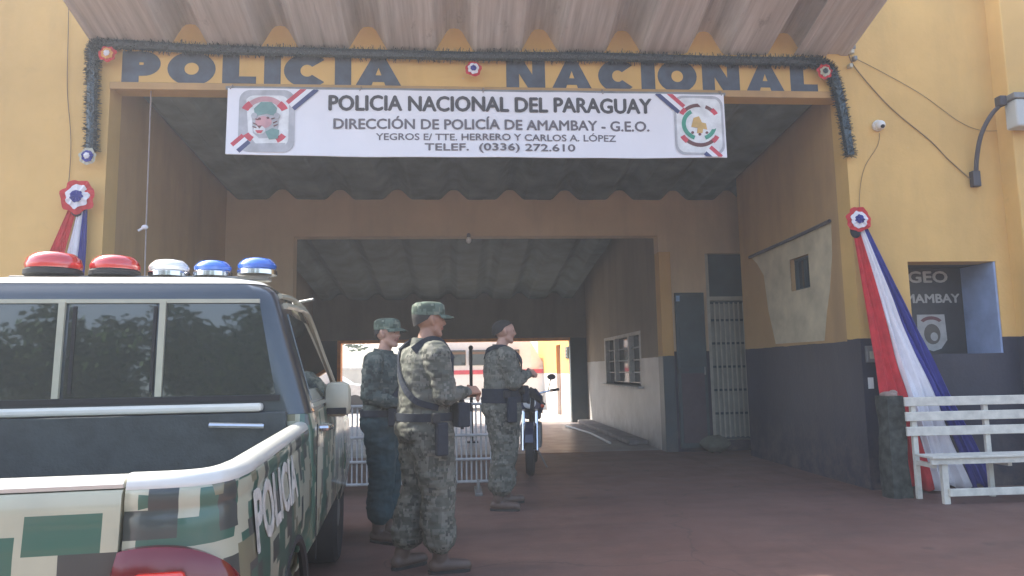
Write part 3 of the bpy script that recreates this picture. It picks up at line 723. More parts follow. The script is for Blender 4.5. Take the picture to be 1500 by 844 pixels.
# ------------------------------------------------------------------ wall fittings
L = thing('wall_lamp', 'outdoor lamp with a clear glass box on a curved dark arm by the pilaster', 'lamp', (5.82, 7.38, 3.35))
MB().tube(spline([(5.83, 7.36, 3.36), (5.84, 7.33, 3.6), (5.87, 7.27, 3.85), (5.95, 7.2, 4.05), (6.04, 7.12, 4.17)]), .024, 8).build('arm', M_CONDUIT, L, True, smooth=True)
MB().box(5.78, 5.87, 7.33, 7.399, 3.28, 3.46, .008).build('base_box', M_CONDUIT, L, True)
MB().box(5.98, 6.06, 7.08, 7.17, 4.13, 4.24, .01).build('joint', M_CONDUIT, L, True)
hs = MB().box(6.06, 6.50, 6.98, 7.17, 4.17, 4.24, .012).build('housing', M_GREYM, L, True)
MB().box(6.08, 6.48, 6.99, 7.16, 3.86, 4.169, .02).build('glass_cover', m_glass('frosted_lamp_glass', (.62, .64, .60), .35, .35), L, True)
MB().tube([(6.28, 7.08, 3.95), (6.28, 7.08, 4.12)], .03, 8).build('bulb', M_WHITE, L, True)
D = thing('dome_fixture', 'small white dome fixture on the yellow wall below the cable joint', 'security camera', (4.74, 7.4, 3.98))
MB().lathe([(.02, 0), (.062, -.002), (.065, -.03), (.05, -.05)], (4.74, 7.4, 3.985), 'Y', 16).build('base', M_WHITE, D, True, smooth=True)
MB().ellip((4.74, 7.335, 3.975), (.052, .055, .055)).build('dome', M_WHITE, D, True, smooth=True)
MB().ellip((4.74, 7.292, 3.95), (.024, .018, .022)).build('lens', M_BLACK, D, True, smooth=True)
def cable(label, pts, r, mat, cat='cable', grp=None, name='wall_cable'):
    m = MB().tube(spline(pts, 8), r, 6)
    t = m.build(name, mat); return tag(t, label, cat, grp)
cable('thin brown cable sagging from the awning corner down to the lamp base', [(4.46, 7.39, 4.86), (4.52, 7.385, 4.68), (4.78, 7.39, 4.35), (5.0, 7.39, 4.12), (5.35, 7.39, 3.82), (5.55, 7.39, 3.60), (5.80, 7.385, 3.36)], .006, M_WIRE)
cable('thin brown cable running from the awning corner towards the glass lamp', [(4.50, 7.39, 4.80), (4.85, 7.39, 4.62), (5.3, 7.39, 4.36), (5.7, 7.39, 4.06), (5.95, 7.39, 3.95), (6.16, 7.385, 3.94)], .003, M_WIRE)
cable('thin cable curving down the yellow wall from the white dome to the drape rosette', [(4.76, 7.39, 3.9), (4.72, 7.39, 3.75), (4.55, 7.39, 3.5), (4.47, 7.39, 3.2), (4.46, 7.39, 2.98)], .003, M_WIRE)
cable('thin dark cable running down the plain yellow wall above the truck', [(-4.04, 7.39, 5.3), (-4.02, 7.385, 4.9), (-4.0, 7.39, 4.3), (-3.93, 7.385, 3.7), (-3.94, 7.39, 3.1)], .004, M_WIRE)
HC = thing('hanging_cord', 'pale cord with a knot dangling from the lintel above the pickup truck', 'cord', (-3.2, 7.5, 4.3))
MB().tube(spline([(-3.21, 7.5, 4.33), (-3.205, 7.5, 3.6), (-3.20, 7.5, 2.87), (-3.185, 7.5, 1.7)]), .008, 6).build('cord', M_CORD, HC, True)
MB().ellip((-3.21, 7.49, 2.86), (.035, .02, .025)).tube([(-3.21, 7.49, 2.86), (-3.27, 7.48, 2.82)], .012, 6).build('knot', M_WHC, HC, True)
K = thing('cable_clamp', 'cluster of pale cable clamps at the corner where the awning meets the wall', 'clamp', (4.48, 7.38, 4.8))
for i, (dx, dz) in enumerate(((0, .06), (.03, -.02), (-.03, -.11), (.02, .11))):
    MB().box(4.47+dx, 4.51+dx, 7.34, 7.399, 4.76+dz, 4.81+dz, .006).build('clip', M_CREAM if i % 2 == 0 else M_GREYM, K, True)
HB = thing('bulb_holder', 'small white bulb under the inner beam above the bareheaded man', 'lamp', (.2, 11.18, 3.44))
MB().lathe([(.03, 0), (.03, .05), (.015, .07)], (.2, 11.17, 3.44)).build('socket', M_GREYM, HB, True)
MB().ellip((.2, 11.17, 3.40), (.045, .045, .055)).build('bulb', M_WHITE, HB, True, smooth=True)
SB = thing('switch_box', 'small grey switch box with white labels on the dark dado at the gateway corner', 'switch box', (4.36, 7.8, 1.2))
MB().box(4.40, 4.62, 7.36, 7.399, 1.34, 1.52, .006).build('box', M_GREYM, SB, True)
MB().box(4.43, 4.50, 7.352, 7.359, 1.38, 1.46).build('plate', M_CREAM, SB, True)
MB().box(4.41, 4.47, 7.390, 7.399, 1.06, 1.18, .002).build('label_card', M_WHITE, SB, True)

# ------------------------------------------------------------------ bench
BE = thing('slatted_bench', 'white painted slatted bench standing in front of the tricolour drape', 'bench', (5.3, 6.65, 0))
x0, x1 = 4.42, 6.15
for z in (.945, .80, .655): MB().box(x0, x1, 6.80, 6.825, z-.045, z+.045, .006).build('back_slat', M_BENCH, BE, True)
for y in (6.52, 6.61, 6.70): MB().box(x0+.02, x1-.02, y-.04, y+.04, .425, .447, .005).build('seat_slat', M_BENCH, BE, True)
MB().box(x0+.02, x1-.02, 6.50, 6.522, .372, .424).build('apron', M_BENCH, BE, True)
for x in (x0+.10, 5.28, x1-.10):
    MB().box(x-.025, x+.025, 6.827, 6.865, .0, .97, .004).build('back_post', M_BENCH, BE, True)
for x in (x0+.17, x1-.17):
    MB().box(x-.03, x+.03, 6.53, 6.575, 0, .37, .004).build('leg', M_BENCH, BE, True)
for x in (x0+.10, 5.28, x1-.10): MB().box(x-.02, x+.02, 6.576, 6.826, .33, .372).build('seat_bearer', M_BENCH, BE, True)
MB().box(4.60, x1-.02, 6.50, 6.529, .075, .145, .004).build('stretcher', M_BENCH, BE, True)
tag(MB().box(5.15, 9.0, 6.10, 6.22, 0, .05, .015).build('kerb_strip', M_KERB), 'worn yellow kerb edge on the ground in front of the bench', 'kerb')
# rough post beside the bench
P = thing('stone_post', 'slim dark mossy concrete post standing between the gateway and the bench', 'post', (4.38, 6.97, 0))
rg = random.Random(5); m = MB(); rings = []
for i in range(15):
    z = i/14*1.0; ring = []
    for j in range(14):
        a = 2*math.pi*j/14; px, py = math.cos(a), math.sin(a)
        k = (abs(px)**6+abs(py)**6)**(-1/6)
        wdt = .112+.05*max(0, .25-z)
        nz = noise.noise(Vector((px*2, py*2, z*5)))*.022
        ring.append((4.38+px*k*(wdt+nz), 6.99+py*k*(wdt*.9+nz), z))
    rings.append(ring)
m.loft(rings); m.build('shaft', M_STONE, P, True, smooth=True)
MB().ellip((4.36, 6.97, 1.01), (.085, .08, .035)).ellip((4.40, 6.95, 1.03), (.04, .04, .03)).build('crumbled_cap', simple('broken_plaster', (.30, .22, .18), .95, scale=14, var=.4, bump=1.0), P, True, smooth=True)
# sack and ledge by the gate
sk = MB(); rings = []
for i in range(9):
    t = i/8; r = .16*math.sin(math.pi*(.12+.80*t))+.02
    rings.append([(3.98+r*1.3*math.cos(2*math.pi*j/14)*(1+.08*math.sin(3*j)), 10.95+r*math.sin(2*math.pi*j/14), .02+.24*t+.015*math.sin(j*2)) for j in range(14)])
sk.loft(rings); tag(sk.build('sack', simple('grey_green_sackcloth', (.09, .10, .075), .95, scale=20, bump=.6), smooth=True), 'small grey green sack slumped on the floor beside the barred gate', 'sack')
tag(MB().box(2.95, 3.29, 12.3, 17.6, .005, .09, .02).build('concrete_ledge', simple('grimy_concrete', (.20, .18, .17), .9, scale=5, var=.3)), 'low pale concrete ledge along the wall under the passage window', 'ledge')
tag(MB().tube([(2.66, 12.5, .03), (2.69, 14.5, .03), (2.5, 16.6, .03)], .022, 6).build('pipe', M_WHITE), 'pale pipe lying on the floor beside the concrete ledge', 'pipe')

# ------------------------------------------------------------------ white barrier, iron post
BR = thing('barrier', 'low white barred barrier standing behind the three uniformed men', 'barrier', (-.3, 8.0, 0))
bxa, bxb = -1.75, .42
for z, nm in ((.96, 'top_rail'), (.62, 'middle_rail'), (.36, 'middle_rail'), (.12, 'bottom_rail')):
    MB().tube([(bxa, 8.0, z), (bxb, 8.0, z)], .016, 8).build(nm, M_FENCE, BR, True, smooth=True)
n = 40
for i in range(n+1):
    x = bxa+(bxb-bxa)*i/n
    MB().tube([(x, 8.022, .10), (x, 8.022, .97)], .010, 6).build('bar', M_FENCE, BR, True, smooth=True)
for x in (bxa+.2, bxb-.2):
    MB().box(x-.04, x+.04, 7.75, 8.25, 0, .035, .008).tube([(x, 8.0, .035), (x, 8.0, .14)], .02, 8).build('foot', M_GREYM, BR, True)
IP = thing('iron_post', 'slim black iron post standing in the passage between two of the men', 'post', (.26, 13.5, 0))
MB().box(.23, .29, 13.47, 13.53, .02, 1.72, .006).build('shaft', M_BLACK, IP, True)
MB().box(.14, .38, 13.38, 13.62, .004, .02).build('base_plate', M_BLACK, IP, True)
MB().ellip((.26, 13.5, 1.76), (.045, .045, .05)).build('finial', M_BLACK, IP, True, smooth=True)

# ------------------------------------------------------------------ pickup truck (local: x right, y forward)
TK = thing('pickup_truck', 'camouflage painted police pickup truck with red, white and blue roof beacons', 'pickup truck', (-1.41, 1.565, 0), R(4.7))
ty = [0.0]
outer = [(.70, 0), (.75, .001), (.80, .006), (.84, .018), (.873, .042), (.896, .08), (.910, .13), (.917, .2)]+[(.920-.030*k/24, .2+1.42*k/24) for k in range(1, 25)]
inner = [(.70, .062), (.735, .062), (.77, .063), (.80, .068), (.822, .08), (.834, .10), (.841, .14), (.844, .2)]+[(.848-.034*k/24, .2+1.42*k/24) for k in range(1, 25)]
def bedside(sx):
    rail = MB(); pan = MB(); rr = []; rp = []
    for (ox, oy), (ix, iy) in zip(outer, inner):
        d = Vector((ox-ix, oy-iy)).normalized() if oy < .14 else Vector((1, 0))
        if oy < .12:
            a = max(0, (oy-.0)/.12); d = Vector((a*.9+.1, -(1-a))).normalized()
        def q(t, off, z): return (sx*(ix+(ox-ix)*t+d.x*off), iy+(oy-iy)*t+d.y*off, z)
        rr.append([q(0, 0, .985), q(0, 0, 1.088), q(.08, 0, 1.104), q(.3, 0, 1.112), q(.6, 0, 1.112), q(.82, 0, 1.104), q(.93, 0, 1.090), q(.96, 0, 1.082), q(.9, 0, 1.06), q(.5, 0, .985)])
        rp.append([q(.95, 0, 1.080), q(.985, 0, 1.072), q(1, .002, 1.055), q(1, 0, 1.040), q(.985, 0, 1.030), q(1, .003, 1.02), q(1, .004, .99), q(1, .012, .93), q(1, .018, .86), q(1, .020, .79), q(1, .016, .72), q(1, .008, .65), q(1, -.006, .58), q(1, -.03, .52), q(1, -.05, .49)])
    rail.loft(rr); rail.build('bed_rail', M_RAIL, TK, smooth=True)
    pan.loft(rp, cap=False, closed=False)
    keep = []
    for f in pan.f:
        c = sum((Vector(pan.v[i]) for i in f), Vector())/len(f)
        if (Vector((c.y-1.04, c.z-.33))).length > .40: keep.append(f)
    pan.f = keep; pan.mi = [0]*len(keep)
    o = pan.build('bedside', M_TRUCK, TK, smooth=True)
    md = o.modifiers.new('thick', 'SOLIDIFY'); md.thickness = .02; md.offset = -1 if sx > 0 else -1
    arch = [(sx*.907, 1.04+.40*math.cos(R(a)), .33+.40*math.sin(R(a))) for a in range(-8, 190, 9)]
    MB().tube(arch, .018, 8).build('wheel_arch_flare', M_BLACK, TK, smooth=True)
    # tail light
    tl = MB(); rings = []
    tp = spline([(.688, -.006, .950), (.71, -.012, .960), (.76, -.012, .964), (.81, -.006, .960), (.85, .006, .948), (.882, .024, .928), (.903, .05, .90), (.918, .085, .86), (.925, .13, .80)], 3)
    for i, p in enumerate(tp):
        d = (tp[min(i+1, len(tp)-1)]-tp[max(i-1, 0)]); nrm = Vector((d.y, -d.x, 0)).normalized()
        f = i/(len(tp)-1); e_ = min(1, f/.08, (1-f)/.12)**.5*.9+.1; top = p.z; bot = .60+.06*(1-e_)
        ring = []
        for th in range(16):
            an = 2*math.pi*th/16; cc, ss = math.cos(an), math.sin(an); k = (abs(cc)**4+abs(ss)**4)**-.25
            q_ = Vector((p.x, p.y, 0))+nrm*(.030*k*cc*e_)
            ring.append((sx*q_.x, q_.y, (top+bot)/2+(top-bot)/2*k*ss*e_**.3))
        rings.append(ring)
    tl.loft(rings); t_ = tl.build('tail_light', M_TAIL, TK, smooth=True)
    MB().box(min(sx*.735, sx*.84), max(sx*.735, sx*.84), -.050, -.030, .845, .915, .012).build('reflector', M_TAILB, t_)
    MB().box(min(sx*.735, sx*.84), max(sx*.735, sx*.84), -.050, -.030, .70, .76, .012).build('reflector', M_WHTL, t_)
for sx in (1, -1): bedside(sx)
tg = MB(); rings = []
for x in np.linspace(-.694, .694, 15):
    bow = -.012*(1-(x/.7)**2)
    rings.append([(x, .05, .60), (x, bow-.0, .60), (x, bow-.012, .70), (x, bow-.012, .95), (x, bow-.004, 1.04), (x, bow-.002, 1.070), (x, bow+.006, 1.080), (x, .05, 1.081)])
tg.loft(rings); tg.build('tailgate', M_TAILG, TK, smooth=True)
tg = MB(); rings = []
for x in np.linspace(-.694, .694, 15):
    bow = -.012*(1-(x/.7)**2)
    rings.append([(x, .062, 1.083), (x, bow+.008, 1.083), (x, bow+.004, 1.092), (x, bow+.016, 1.106), (x, .05, 1.108), (x, .07, 1.095)])
tg.loft(rings); tg.build('tailgate_cap', M_RAIL, TK, smooth=True)
MB().box(-.12, .12, -.035, -.024, .84, .94, .006).build('tailgate_handle', M_BLACK, TK)
b_ = MB(); rings = []
for k in range(17):
    a = -1+2*k/16; x = .90*a; y = -.12+.16*abs(a)**5
    rings.append([(x, y, .40), (x, y-.02, .46), (x, y-.015, .55), (x, y+.02, .585), (x, y+.10, .585), (x, y+.10, .40)])
b_.loft(rings); b_.build('rear_bumper', M_CHROME, TK, smooth=True)
# bed
w = MB(); w.box(-.80, .80, .064, 1.56, .58, .60); w.box(-.825, -.80, .085, 1.56, .60, .984); w.box(.80, .825, .085, 1.56, .60, .984); w.box(-.80, .80, 1.54, 1.60, .60, 1.16); w.box(-.80, .80, .065, .08, .60, 1.055)
for k in range(9): w.box(-.62+k*.15, -.56+k*.15, .08, 1.53, .601, .612)
w.build('bed_liner', M_LINER, TK, bevel=.004)
MB().box(-.70, .70, 1.535, 1.60, 1.165, 1.20, .012).build('headboard_rail', M_RAIL, TK)
MB().tube([(.50, 1.50, 1.115), (.72, 1.50, 1.105)], .012, 8).build('tie_down_bar', M_CHROME, TK, smooth=True)
# cab: stacked plan outlines
def plan(hw, y0, y1, r0_, r1_, z, tail=0.0):
    out = []
    for (cx_, cy_, rr_, a0) in ((hw, y1, r1_, 0), (-hw, y1, r1_, 90), (-hw, y0, r0_, 180), (hw, y0, r0_, 270)):
        ccx = cx_-math.copysign(rr_, cx_); ccy = cy_-rr_ if a0 in (0, 90) else cy_+rr_
        for k in range(7):
            a = R(a0+90*k/6); out.append((ccx+rr_*math.cos(a), ccy+rr_*math.sin(a), z))
    return out
def cab_rings(levels): return [plan(*l) for l in levels]
cabm = MB().loft(cab_rings([(.885, 1.64, 3.50, .10, .10, 1.145), (.872, 1.643, 3.42, .11, .14, 1.20), (.80, 1.653, 3.12, .12, .2, 1.44), (.735, 1.668, 2.84, .12, .24, 1.655), (.715, 1.682, 2.77, .12, .26, 1.700), (.675, 1.705, 2.70, .13, .26, 1.738)]))
cabm.build('cab', M_CABP, TK, smooth=True)
MB().loft(cab_rings([(.677, 1.703, 2.70, .13, .26, 1.739), (.640, 1.735, 2.66, .14, .26, 1.760), (.55, 1.80, 2.60, .14, .26, 1.778), (.40, 1.92, 2.5, .14, .2, 1.788), (.2, 2.05, 2.4, .1, .1, 1.792)])).build('roof', M_RAIL, TK, smooth=True)  # separate pale part: sunlight on the roof top put into its colour
low = MB().loft(cab_rings([(.84, 1.64, 3.54, .06, .05, .46), (.91, 1.63, 3.54, .06, .05, .58), (.912, 1.63, 3.54, .05, .05, .80), (.904, 1.635, 3.54, .05, .05, 1.05), (.890, 1.638, 3.52, .07, .06, 1.144)]))
low.build('door_panels', M_TRUCK, TK, smooth=True)
fr = MB().loft([[(sx_*x, y, z) for sx_, x, z in ((1, .88, .45), (1, .92, .7), (1, .90, .98), (1, .72, 1.08), (-1, .72, 1.08), (-1, .90, .98), (-1, .92, .7), (-1, .88, .45))] for y in (3.545, 4.1)]+[[(sx_*x*.97, 4.52, z-.04) for sx_, x, z in ((1, .88, .50), (1, .92, .7), (1, .90, .96), (1, .72, 1.05), (-1, .72, 1.05), (-1, .90, .96), (-1, .92, .7), (-1, .88, .50))], [(sx_*x*.9, 4.65, z-.08) for sx_, x, z in ((1, .86, .55), (1, .90, .7), (1, .88, .90), (1, .70, .98), (-1, .70, .98), (-1, .88, .90), (-1, .90, .7), (-1, .86, .55))]])
fr.build('bonnet', M_TRUCK, TK, smooth=True)
MB().box(-.80, .80, 4.56, 4.74, .38, .56, .03).build('front_bumper', M_CHROME, TK)
MB().box(-.42, .42, 4.58, 4.662, .62, .86, .02).build('grille', M_BLACK, TK)
for sx in (1, -1): MB().ellip((sx*.66, 4.58, .78), (.16, .09, .10)).build('headlight', M_WHTL, TK, smooth=True)
# rear window: three panes in cream dividers, hugging the sloping cab back
def yb(z): return 1.64+ (z-1.145)*(.028/.51) if z > 1.145 else 1.64
def rwin(xa, xb, z0, z1, off0, off1, xa1=None, xb1=None):
    xa1 = xa if xa1 is None else xa1; xb1 = xb if xb1 is None else xb1
    m = MB(); m.add([(xa, yb(z0)-off1, z0), (xb, yb(z0)-off1, z0), (xb1, yb(z1)-off1, z1), (xa1, yb(z1)-off1, z1), (xa, yb(z0)-off0, z0), (xb, yb(z0)-off0, z0), (xb1, yb(z1)-off0, z1), (xa1, yb(z1)-off0, z1)],
                    [(0, 1, 2, 3), (7, 6, 5, 4), (0, 4, 5, 1), (1, 5, 6, 2), (2, 6, 7, 3), (3, 7, 4, 0)])
    return m
ZW0, ZW1 = 1.235, 1.640
for xa, xb, xa1, xb1 in ((-.74, -.175, -.66, -.175), (-.13, .225, -.13, .225), (.27, .74, .27, .66)):
    wp = rwin(xa, xb, ZW0, ZW1, -.01, .006, xa1, xb1).build('rear_window_pane', M_TINT, TK)
for xa in (-.17, .24): rwin(xa, xa+.026, ZW0, ZW1+.012, -.005, .018).build('window_divider', M_CREAM, TK)
for xa in (-.132, .195): rwin(xa+.02, xa+.033, ZW0+.02, ZW1-.01, .004, .012).build('window_seal', M_BLACK, TK)
rwin(-.66, .66, ZW1+.004, ZW1+.022, -.005, .012).build('window_trim', M_CREAM, TK)
rwin(-.76, .76, ZW0-.028, ZW0-.004, -.005, .012).build('window_trim', M_BLACK, TK)
# side windows
def hwz(z): return .885+(z-1.145)*(-.15/.51)
def swin(sx, ya, yb_, ya1, yb1, z0, z1, mat, name, off=.006, th=.01):
    m = MB(); vs = []
    for o_ in (off, off-th):
        for (y, z) in ((ya, z0), (yb_, z0), (yb1, z1), (ya1, z1)): vs.append((sx*(hwz(z)+o_), y, z))
    m.add(vs, [(0, 1, 2, 3), (7, 6, 5, 4), (0, 4, 5, 1), (1, 5, 6, 2), (2, 6, 7, 3), (3, 7, 4, 0)])
    return m.build(name, mat, TK)
for sx in (1, -1):
    swin(sx, 1.84, 3.02, 1.88, 2.72, 1.20, 1.61, M_TINT, 'side_window')
    vis = MB().tube(spline([(sx*(hwz(1.66)+.012), 1.82, 1.645), (sx*(hwz(1.655)+.02), 2.2, 1.665), (sx*(hwz(1.655)+.02), 2.68, 1.655), (sx*(hwz(1.45)+.02), 3.0, 1.42), (sx*(hwz(1.25)+.015), 3.25, 1.22)]), .016, 6)
    vis.build('rain_visor', M_CREAM, TK, smooth=True)
    MB().tube(spline([(sx*.725, 1.80, 1.69), (sx*.74, 2.1, 1.705), (sx*.735, 2.6, 1.70)]), .014, 6).build('roof_gutter', M_CREAM, TK, smooth=True)
    swin(sx, 1.80, 3.2, 1.80, 3.2, 1.165, 1.185, M_CHROME, 'belt_trim', .01, .012)
    y = 2.02
    MB().tube(spline([(sx*.902, y-.10, 1.06), (sx*.94, y-.08, 1.06), (sx*.945, y+.06, 1.06), (sx*.902, y+.10, 1.06)]), .016, 8).build('door_handle', M_CHROME, TK, smooth=True)
    mr = MB().box(min(sx*.875, sx*1.02), max(sx*.875, sx*1.02), 2.36, 2.46, 1.085, 1.275, .042).build('side_mirror', M_CREAM, TK, smooth=True)
    MB().box(min(sx*.895, sx*1.0), max(sx*.895, sx*1.0), 2.352, 2.359, 1.10, 1.135, .003).build('lower_trim', M_BLACK, mr)
    MB().box(min(sx*.84, sx*.92), max(sx*.84, sx*.92), 2.42, 2.47, 1.15, 1.185).build('stalk', M_BLACK, mr)
    for y in (1.04, 3.68):
        t_ = MB().lathe([(.24, -.10), (.31, -.115), (.34, -.09), (.345, 0), (.34, .09), (.31, .115), (.24, .10)], (sx*.76, y, .345), 'X', 26).build('wheel', M_BLACK, TK, smooth=True)
        MB().lathe([(.06, .105), (.10, .10), (.20, .085), (.235, .10), (.235, -.08), (.05, -.08)] if sx > 0 else [(.05, .08), (.235, .08), (.235, -.10), (.20, -.085), (.10, -.10), (.06, -.105)], (sx*.76, y, .345), 'X', 20).build('rim', M_GREYM, t_, smooth=True)
w = MB(); w.box(-.55, .55, .1, 4.2, .40, .55); w.build('chassis', M_BLACK, TK)
for y in (1.04, 3.68): MB().tube([(-.66, y, .345), (.66, y, .345)], .05, 8).build('axle', M_BLACK, TK)
lettering('lettering', 'POLICIA', .22, 1.06, .885, 1.03, 0, M_LETT, TK, .05, .0015, 1.0, lambda x, y, z: (.9215-y-.030*max(0, x-.2)/1.42+float(np.interp(z, [.79, .86, .93, .99, 1.02, 1.04], [.020, .018, .012, .004, .003, 0])), x, z))
MB().box(.9235, .9275, 1.618, 1.628, .52, 1.10).build('panel_gap', M_BLACK, TK)
# beacon bar
MB().box(-.60, .62, 2.10, 2.20, 1.805, 1.825, .006).build('beacon_bar', M_GREYM, TK)
for x in (-.5, .5): MB().box(x-.03, x+.03, 2.12, 2.18, 1.775, 1.806).build('bar_bracket', M_BLACK, TK)
for x, yy, zz, s_, mt in ((-.405, 2.12, 1.826, 1.12, M_REDL), (-.13, 2.14, 1.826, 1.02, M_REDL), (.12, 2.16, 1.826, .86, M_WHTL), (.335, 2.15, 1.826, .82, M_BLUL), (.56, 2.12, 1.832, .86, M_BLUL)):
    bs = MB().lathe([(.115*s_, 0), (.115*s_, .022), (.105*s_, .030)], (x, yy, zz), 'Z', 24).build('beacon', M_BLACK if mt is M_REDL else M_CHROME, TK, smooth=True)
    MB().lathe([(.108*s_, .030), (.113*s_, .048), (.104*s_, .072*s_), (.082*s_, .094*s_), (.045*s_, .102*s_), (.01, .104*s_)], (x, yy, zz), 'Z', 24).build('dome', mt, bs, smooth=True)
MB().tube([(.66, 2.6, 1.73), (.80, 2.5, 1.745)], .008, 6).build('aerial', M_GREYM, TK)

# ------------------------------------------------------------------ people
def capsule_mesh(mb, p0, r0_, p1, r1_, n=12):
    p0, p1 = Vector(p0), Vector(p1); d = p1-p0; L_ = d.length; d.normalize()
    a = d.orthogonal().normalized(); b = d.cross(a); rings = []
    prof = [(-math.cos(t)*r0_, math.sin(t)*r0_) for t in (R(8), R(35), R(65), R(90))]+[(L_+math.sin(t)*r1_, math.cos(t)*r1_) for t in (0, R(25), R(55), R(82))]
    for h, r in prof: rings.append([p0+d*h+(a*math.cos(2*math.pi*k/n)+b*math.sin(2*math.pi*k/n))*r for k in range(n)])
    mb.loft(rings)
class Body:
    def __init__(s): s.mb = MB(); s.pr = []
    def cap(s, p0, r0_, p1, r1_, mat):
        capsule_mesh(s.mb, p0, r0_, p1, r1_); s.pr.append((np.array(p0), r0_, np.array(p1), r1_, mat))
    def ell(s, c, r, mat):
        s.mb.ellip(c, r); s.pr.append((np.array(c), r, None, None, mat))
    def torso(s, rings, mat):
        for (z, cx, cy, rx, ry), (z2, cx2, cy2, rx2, ry2) in zip(rings[:-1], rings[1:]):
            s.pr.append((np.array((cx, cy, z)), (rx, ry, .02), np.array((cx2, cy2, z2)), (rx2, ry2, .02), mat))
        s.mb.loft([[(cx+rx*math.cos(2*math.pi*k/20), cy+ry*math.sin(2*math.pi*k/20), z) for k in range(20)] for z, cx, cy, rx, ry in rings])
    def dist(s, P, pr):
        a, ra, b, rb, _ = pr
        if b is None:
            q = (P-a)/np.array(ra); return (np.linalg.norm(q, axis=1)-1)*min(ra)
        if isinstance(ra, tuple):
            t = np.clip((P[:, 2]-a[2])/max(1e-6, b[2]-a[2]), 0, 1); c = a+(b-a)*t[:, None]
            rx = ra[0]+(rb[0]-ra[0])*t; ry = ra[1]+(rb[1]-ra[1])*t; q = P-c
            k = np.sqrt((q[:, 0]/rx)**2+(q[:, 1]/ry)**2); d = (k-1)*np.minimum(rx, ry)
            return np.where(np.abs(q[:, 2]) > .001, np.hypot(np.maximum(d, 0), np.abs(q[:, 2]))+.0, d)
        d = b-a; t = np.clip(((P-a) @ d)/(d @ d), 0, 1)
        return np.linalg.norm(P-(a+d*t[:, None]), axis=1)-(ra+(rb-ra)*t)
    def build(s, name, mats, parent, voxel=.0085, clothmats=(), wr=.011):
        o = s.mb.build(name, mats[0], parent)
        md = o.modifiers.new('r', 'REMESH'); md.mode = 'VOXEL'; md.voxel_size = voxel; md.use_smooth_shade = True
        sm = o.modifiers.new('s', 'SMOOTH'); sm.iterations = 5; sm.factor = .5
        dg = bpy.context.evaluated_depsgraph_get(); dg.update()
        me = bpy.data.meshes.new_from_object(o.evaluated_get(dg)); o.modifiers.clear(); old = o.data; o.data = me; me.name = name; bpy.data.meshes.remove(old)
        n = len(me.vertices); V = np.empty(n*3); me.vertices.foreach_get('co', V); V = V.reshape(-1, 3)
        best = np.full(n, 9e9); mi = np.zeros(n, int)
        for pr in s.pr:
            d = s.dist(V, pr); k = d < best; best = np.where(k, d, best); mi = np.where(k, pr[4], mi)
        me.materials.clear()
        for m_ in mats: me.materials.append(m_)
        F = len(me.polygons); ls = np.empty(F, int); me.polygons.foreach_get('loop_start', ls)
        lv = np.empty(len(me.loops), int); me.loops.foreach_get('vertex_index', lv)
        me.polygons.foreach_set('material_index', mi[lv[ls]].astype(np.int32))
        N = np.empty(n*3); me.vertices.foreach_get('normal', N); N = N.reshape(-1, 3)
        disp = np.zeros(n); cl = np.isin(mi, clothmats)
        for i in np.nonzero(cl)[0]:
            p = V[i]; disp[i] = noise.fractal(Vector((p[0]*9, p[1]*9, p[2]*15)), 1.0, 2.0, 3)*wr+abs(noise.noise(Vector((p[0]*6+3, p[1]*6, p[2]*20))))*wr*.9
        V += N*disp[:, None]; me.vertices.foreach_set('co', V.ravel()); me.update()
        me.polygons.foreach_set('use_smooth', [True]*F)
        return o
SK, SH, TR, BT, EY, LP = 0, 1, 2, 3, 4, 5
def hand(B, wrist, d, palm, curl, side, s=1.0):
    """d: finger direction, palm: palm normal; five fingers of unequal length"""
    d = Vector(d).normalized(); p = Vector(palm).normalized(); p = (p-d*p.dot(d)).normalized(); a = d.cross(p)*side
    w_ = Vector(wrist)
    for k, o_ in enumerate((-.026, -.009, .009, .026)): B.cap(w_+a*o_*.6+d*.01, .015*s, w_+d*.085+a*o_, .0125*s, SK)
    for k, (o_, ln) in enumerate(((.030, .070), (.010, .080), (-.010, .075), (-.029, .058))):
        q = w_+d*.088+a*o_; c1 = curl*(.55+.08*k); d1 = d*math.cos(c1)+p*math.sin(c1); q1 = q+d1*ln*.5
        c2 = c1+curl*.8; d2 = d*math.cos(c2)+p*math.sin(c2); q2 = q1+d2*ln*.32; c3 = c2+curl*.5; d3 = d*math.cos(c3)+p*math.sin(c3); q3 = q2+d3*ln*.25
        B.cap(q, .0098*s, q1, .0092*s, SK); B.cap(q1, .0092*s, q2, .0086*s, SK); B.cap(q2, .0086*s, q3, .0075*s, SK)
    t0 = w_+d*.025+a*.028; t1 = t0+(a*.75+d*.75+p*.35).normalized()*.045; t2 = t1+(d*.9+p*.5+a*.1).normalized()*.034
    B.cap(t0, .014*s, t1, .0115*s, SK); B.cap(t1, .0115*s, t2, .009*s, SK)
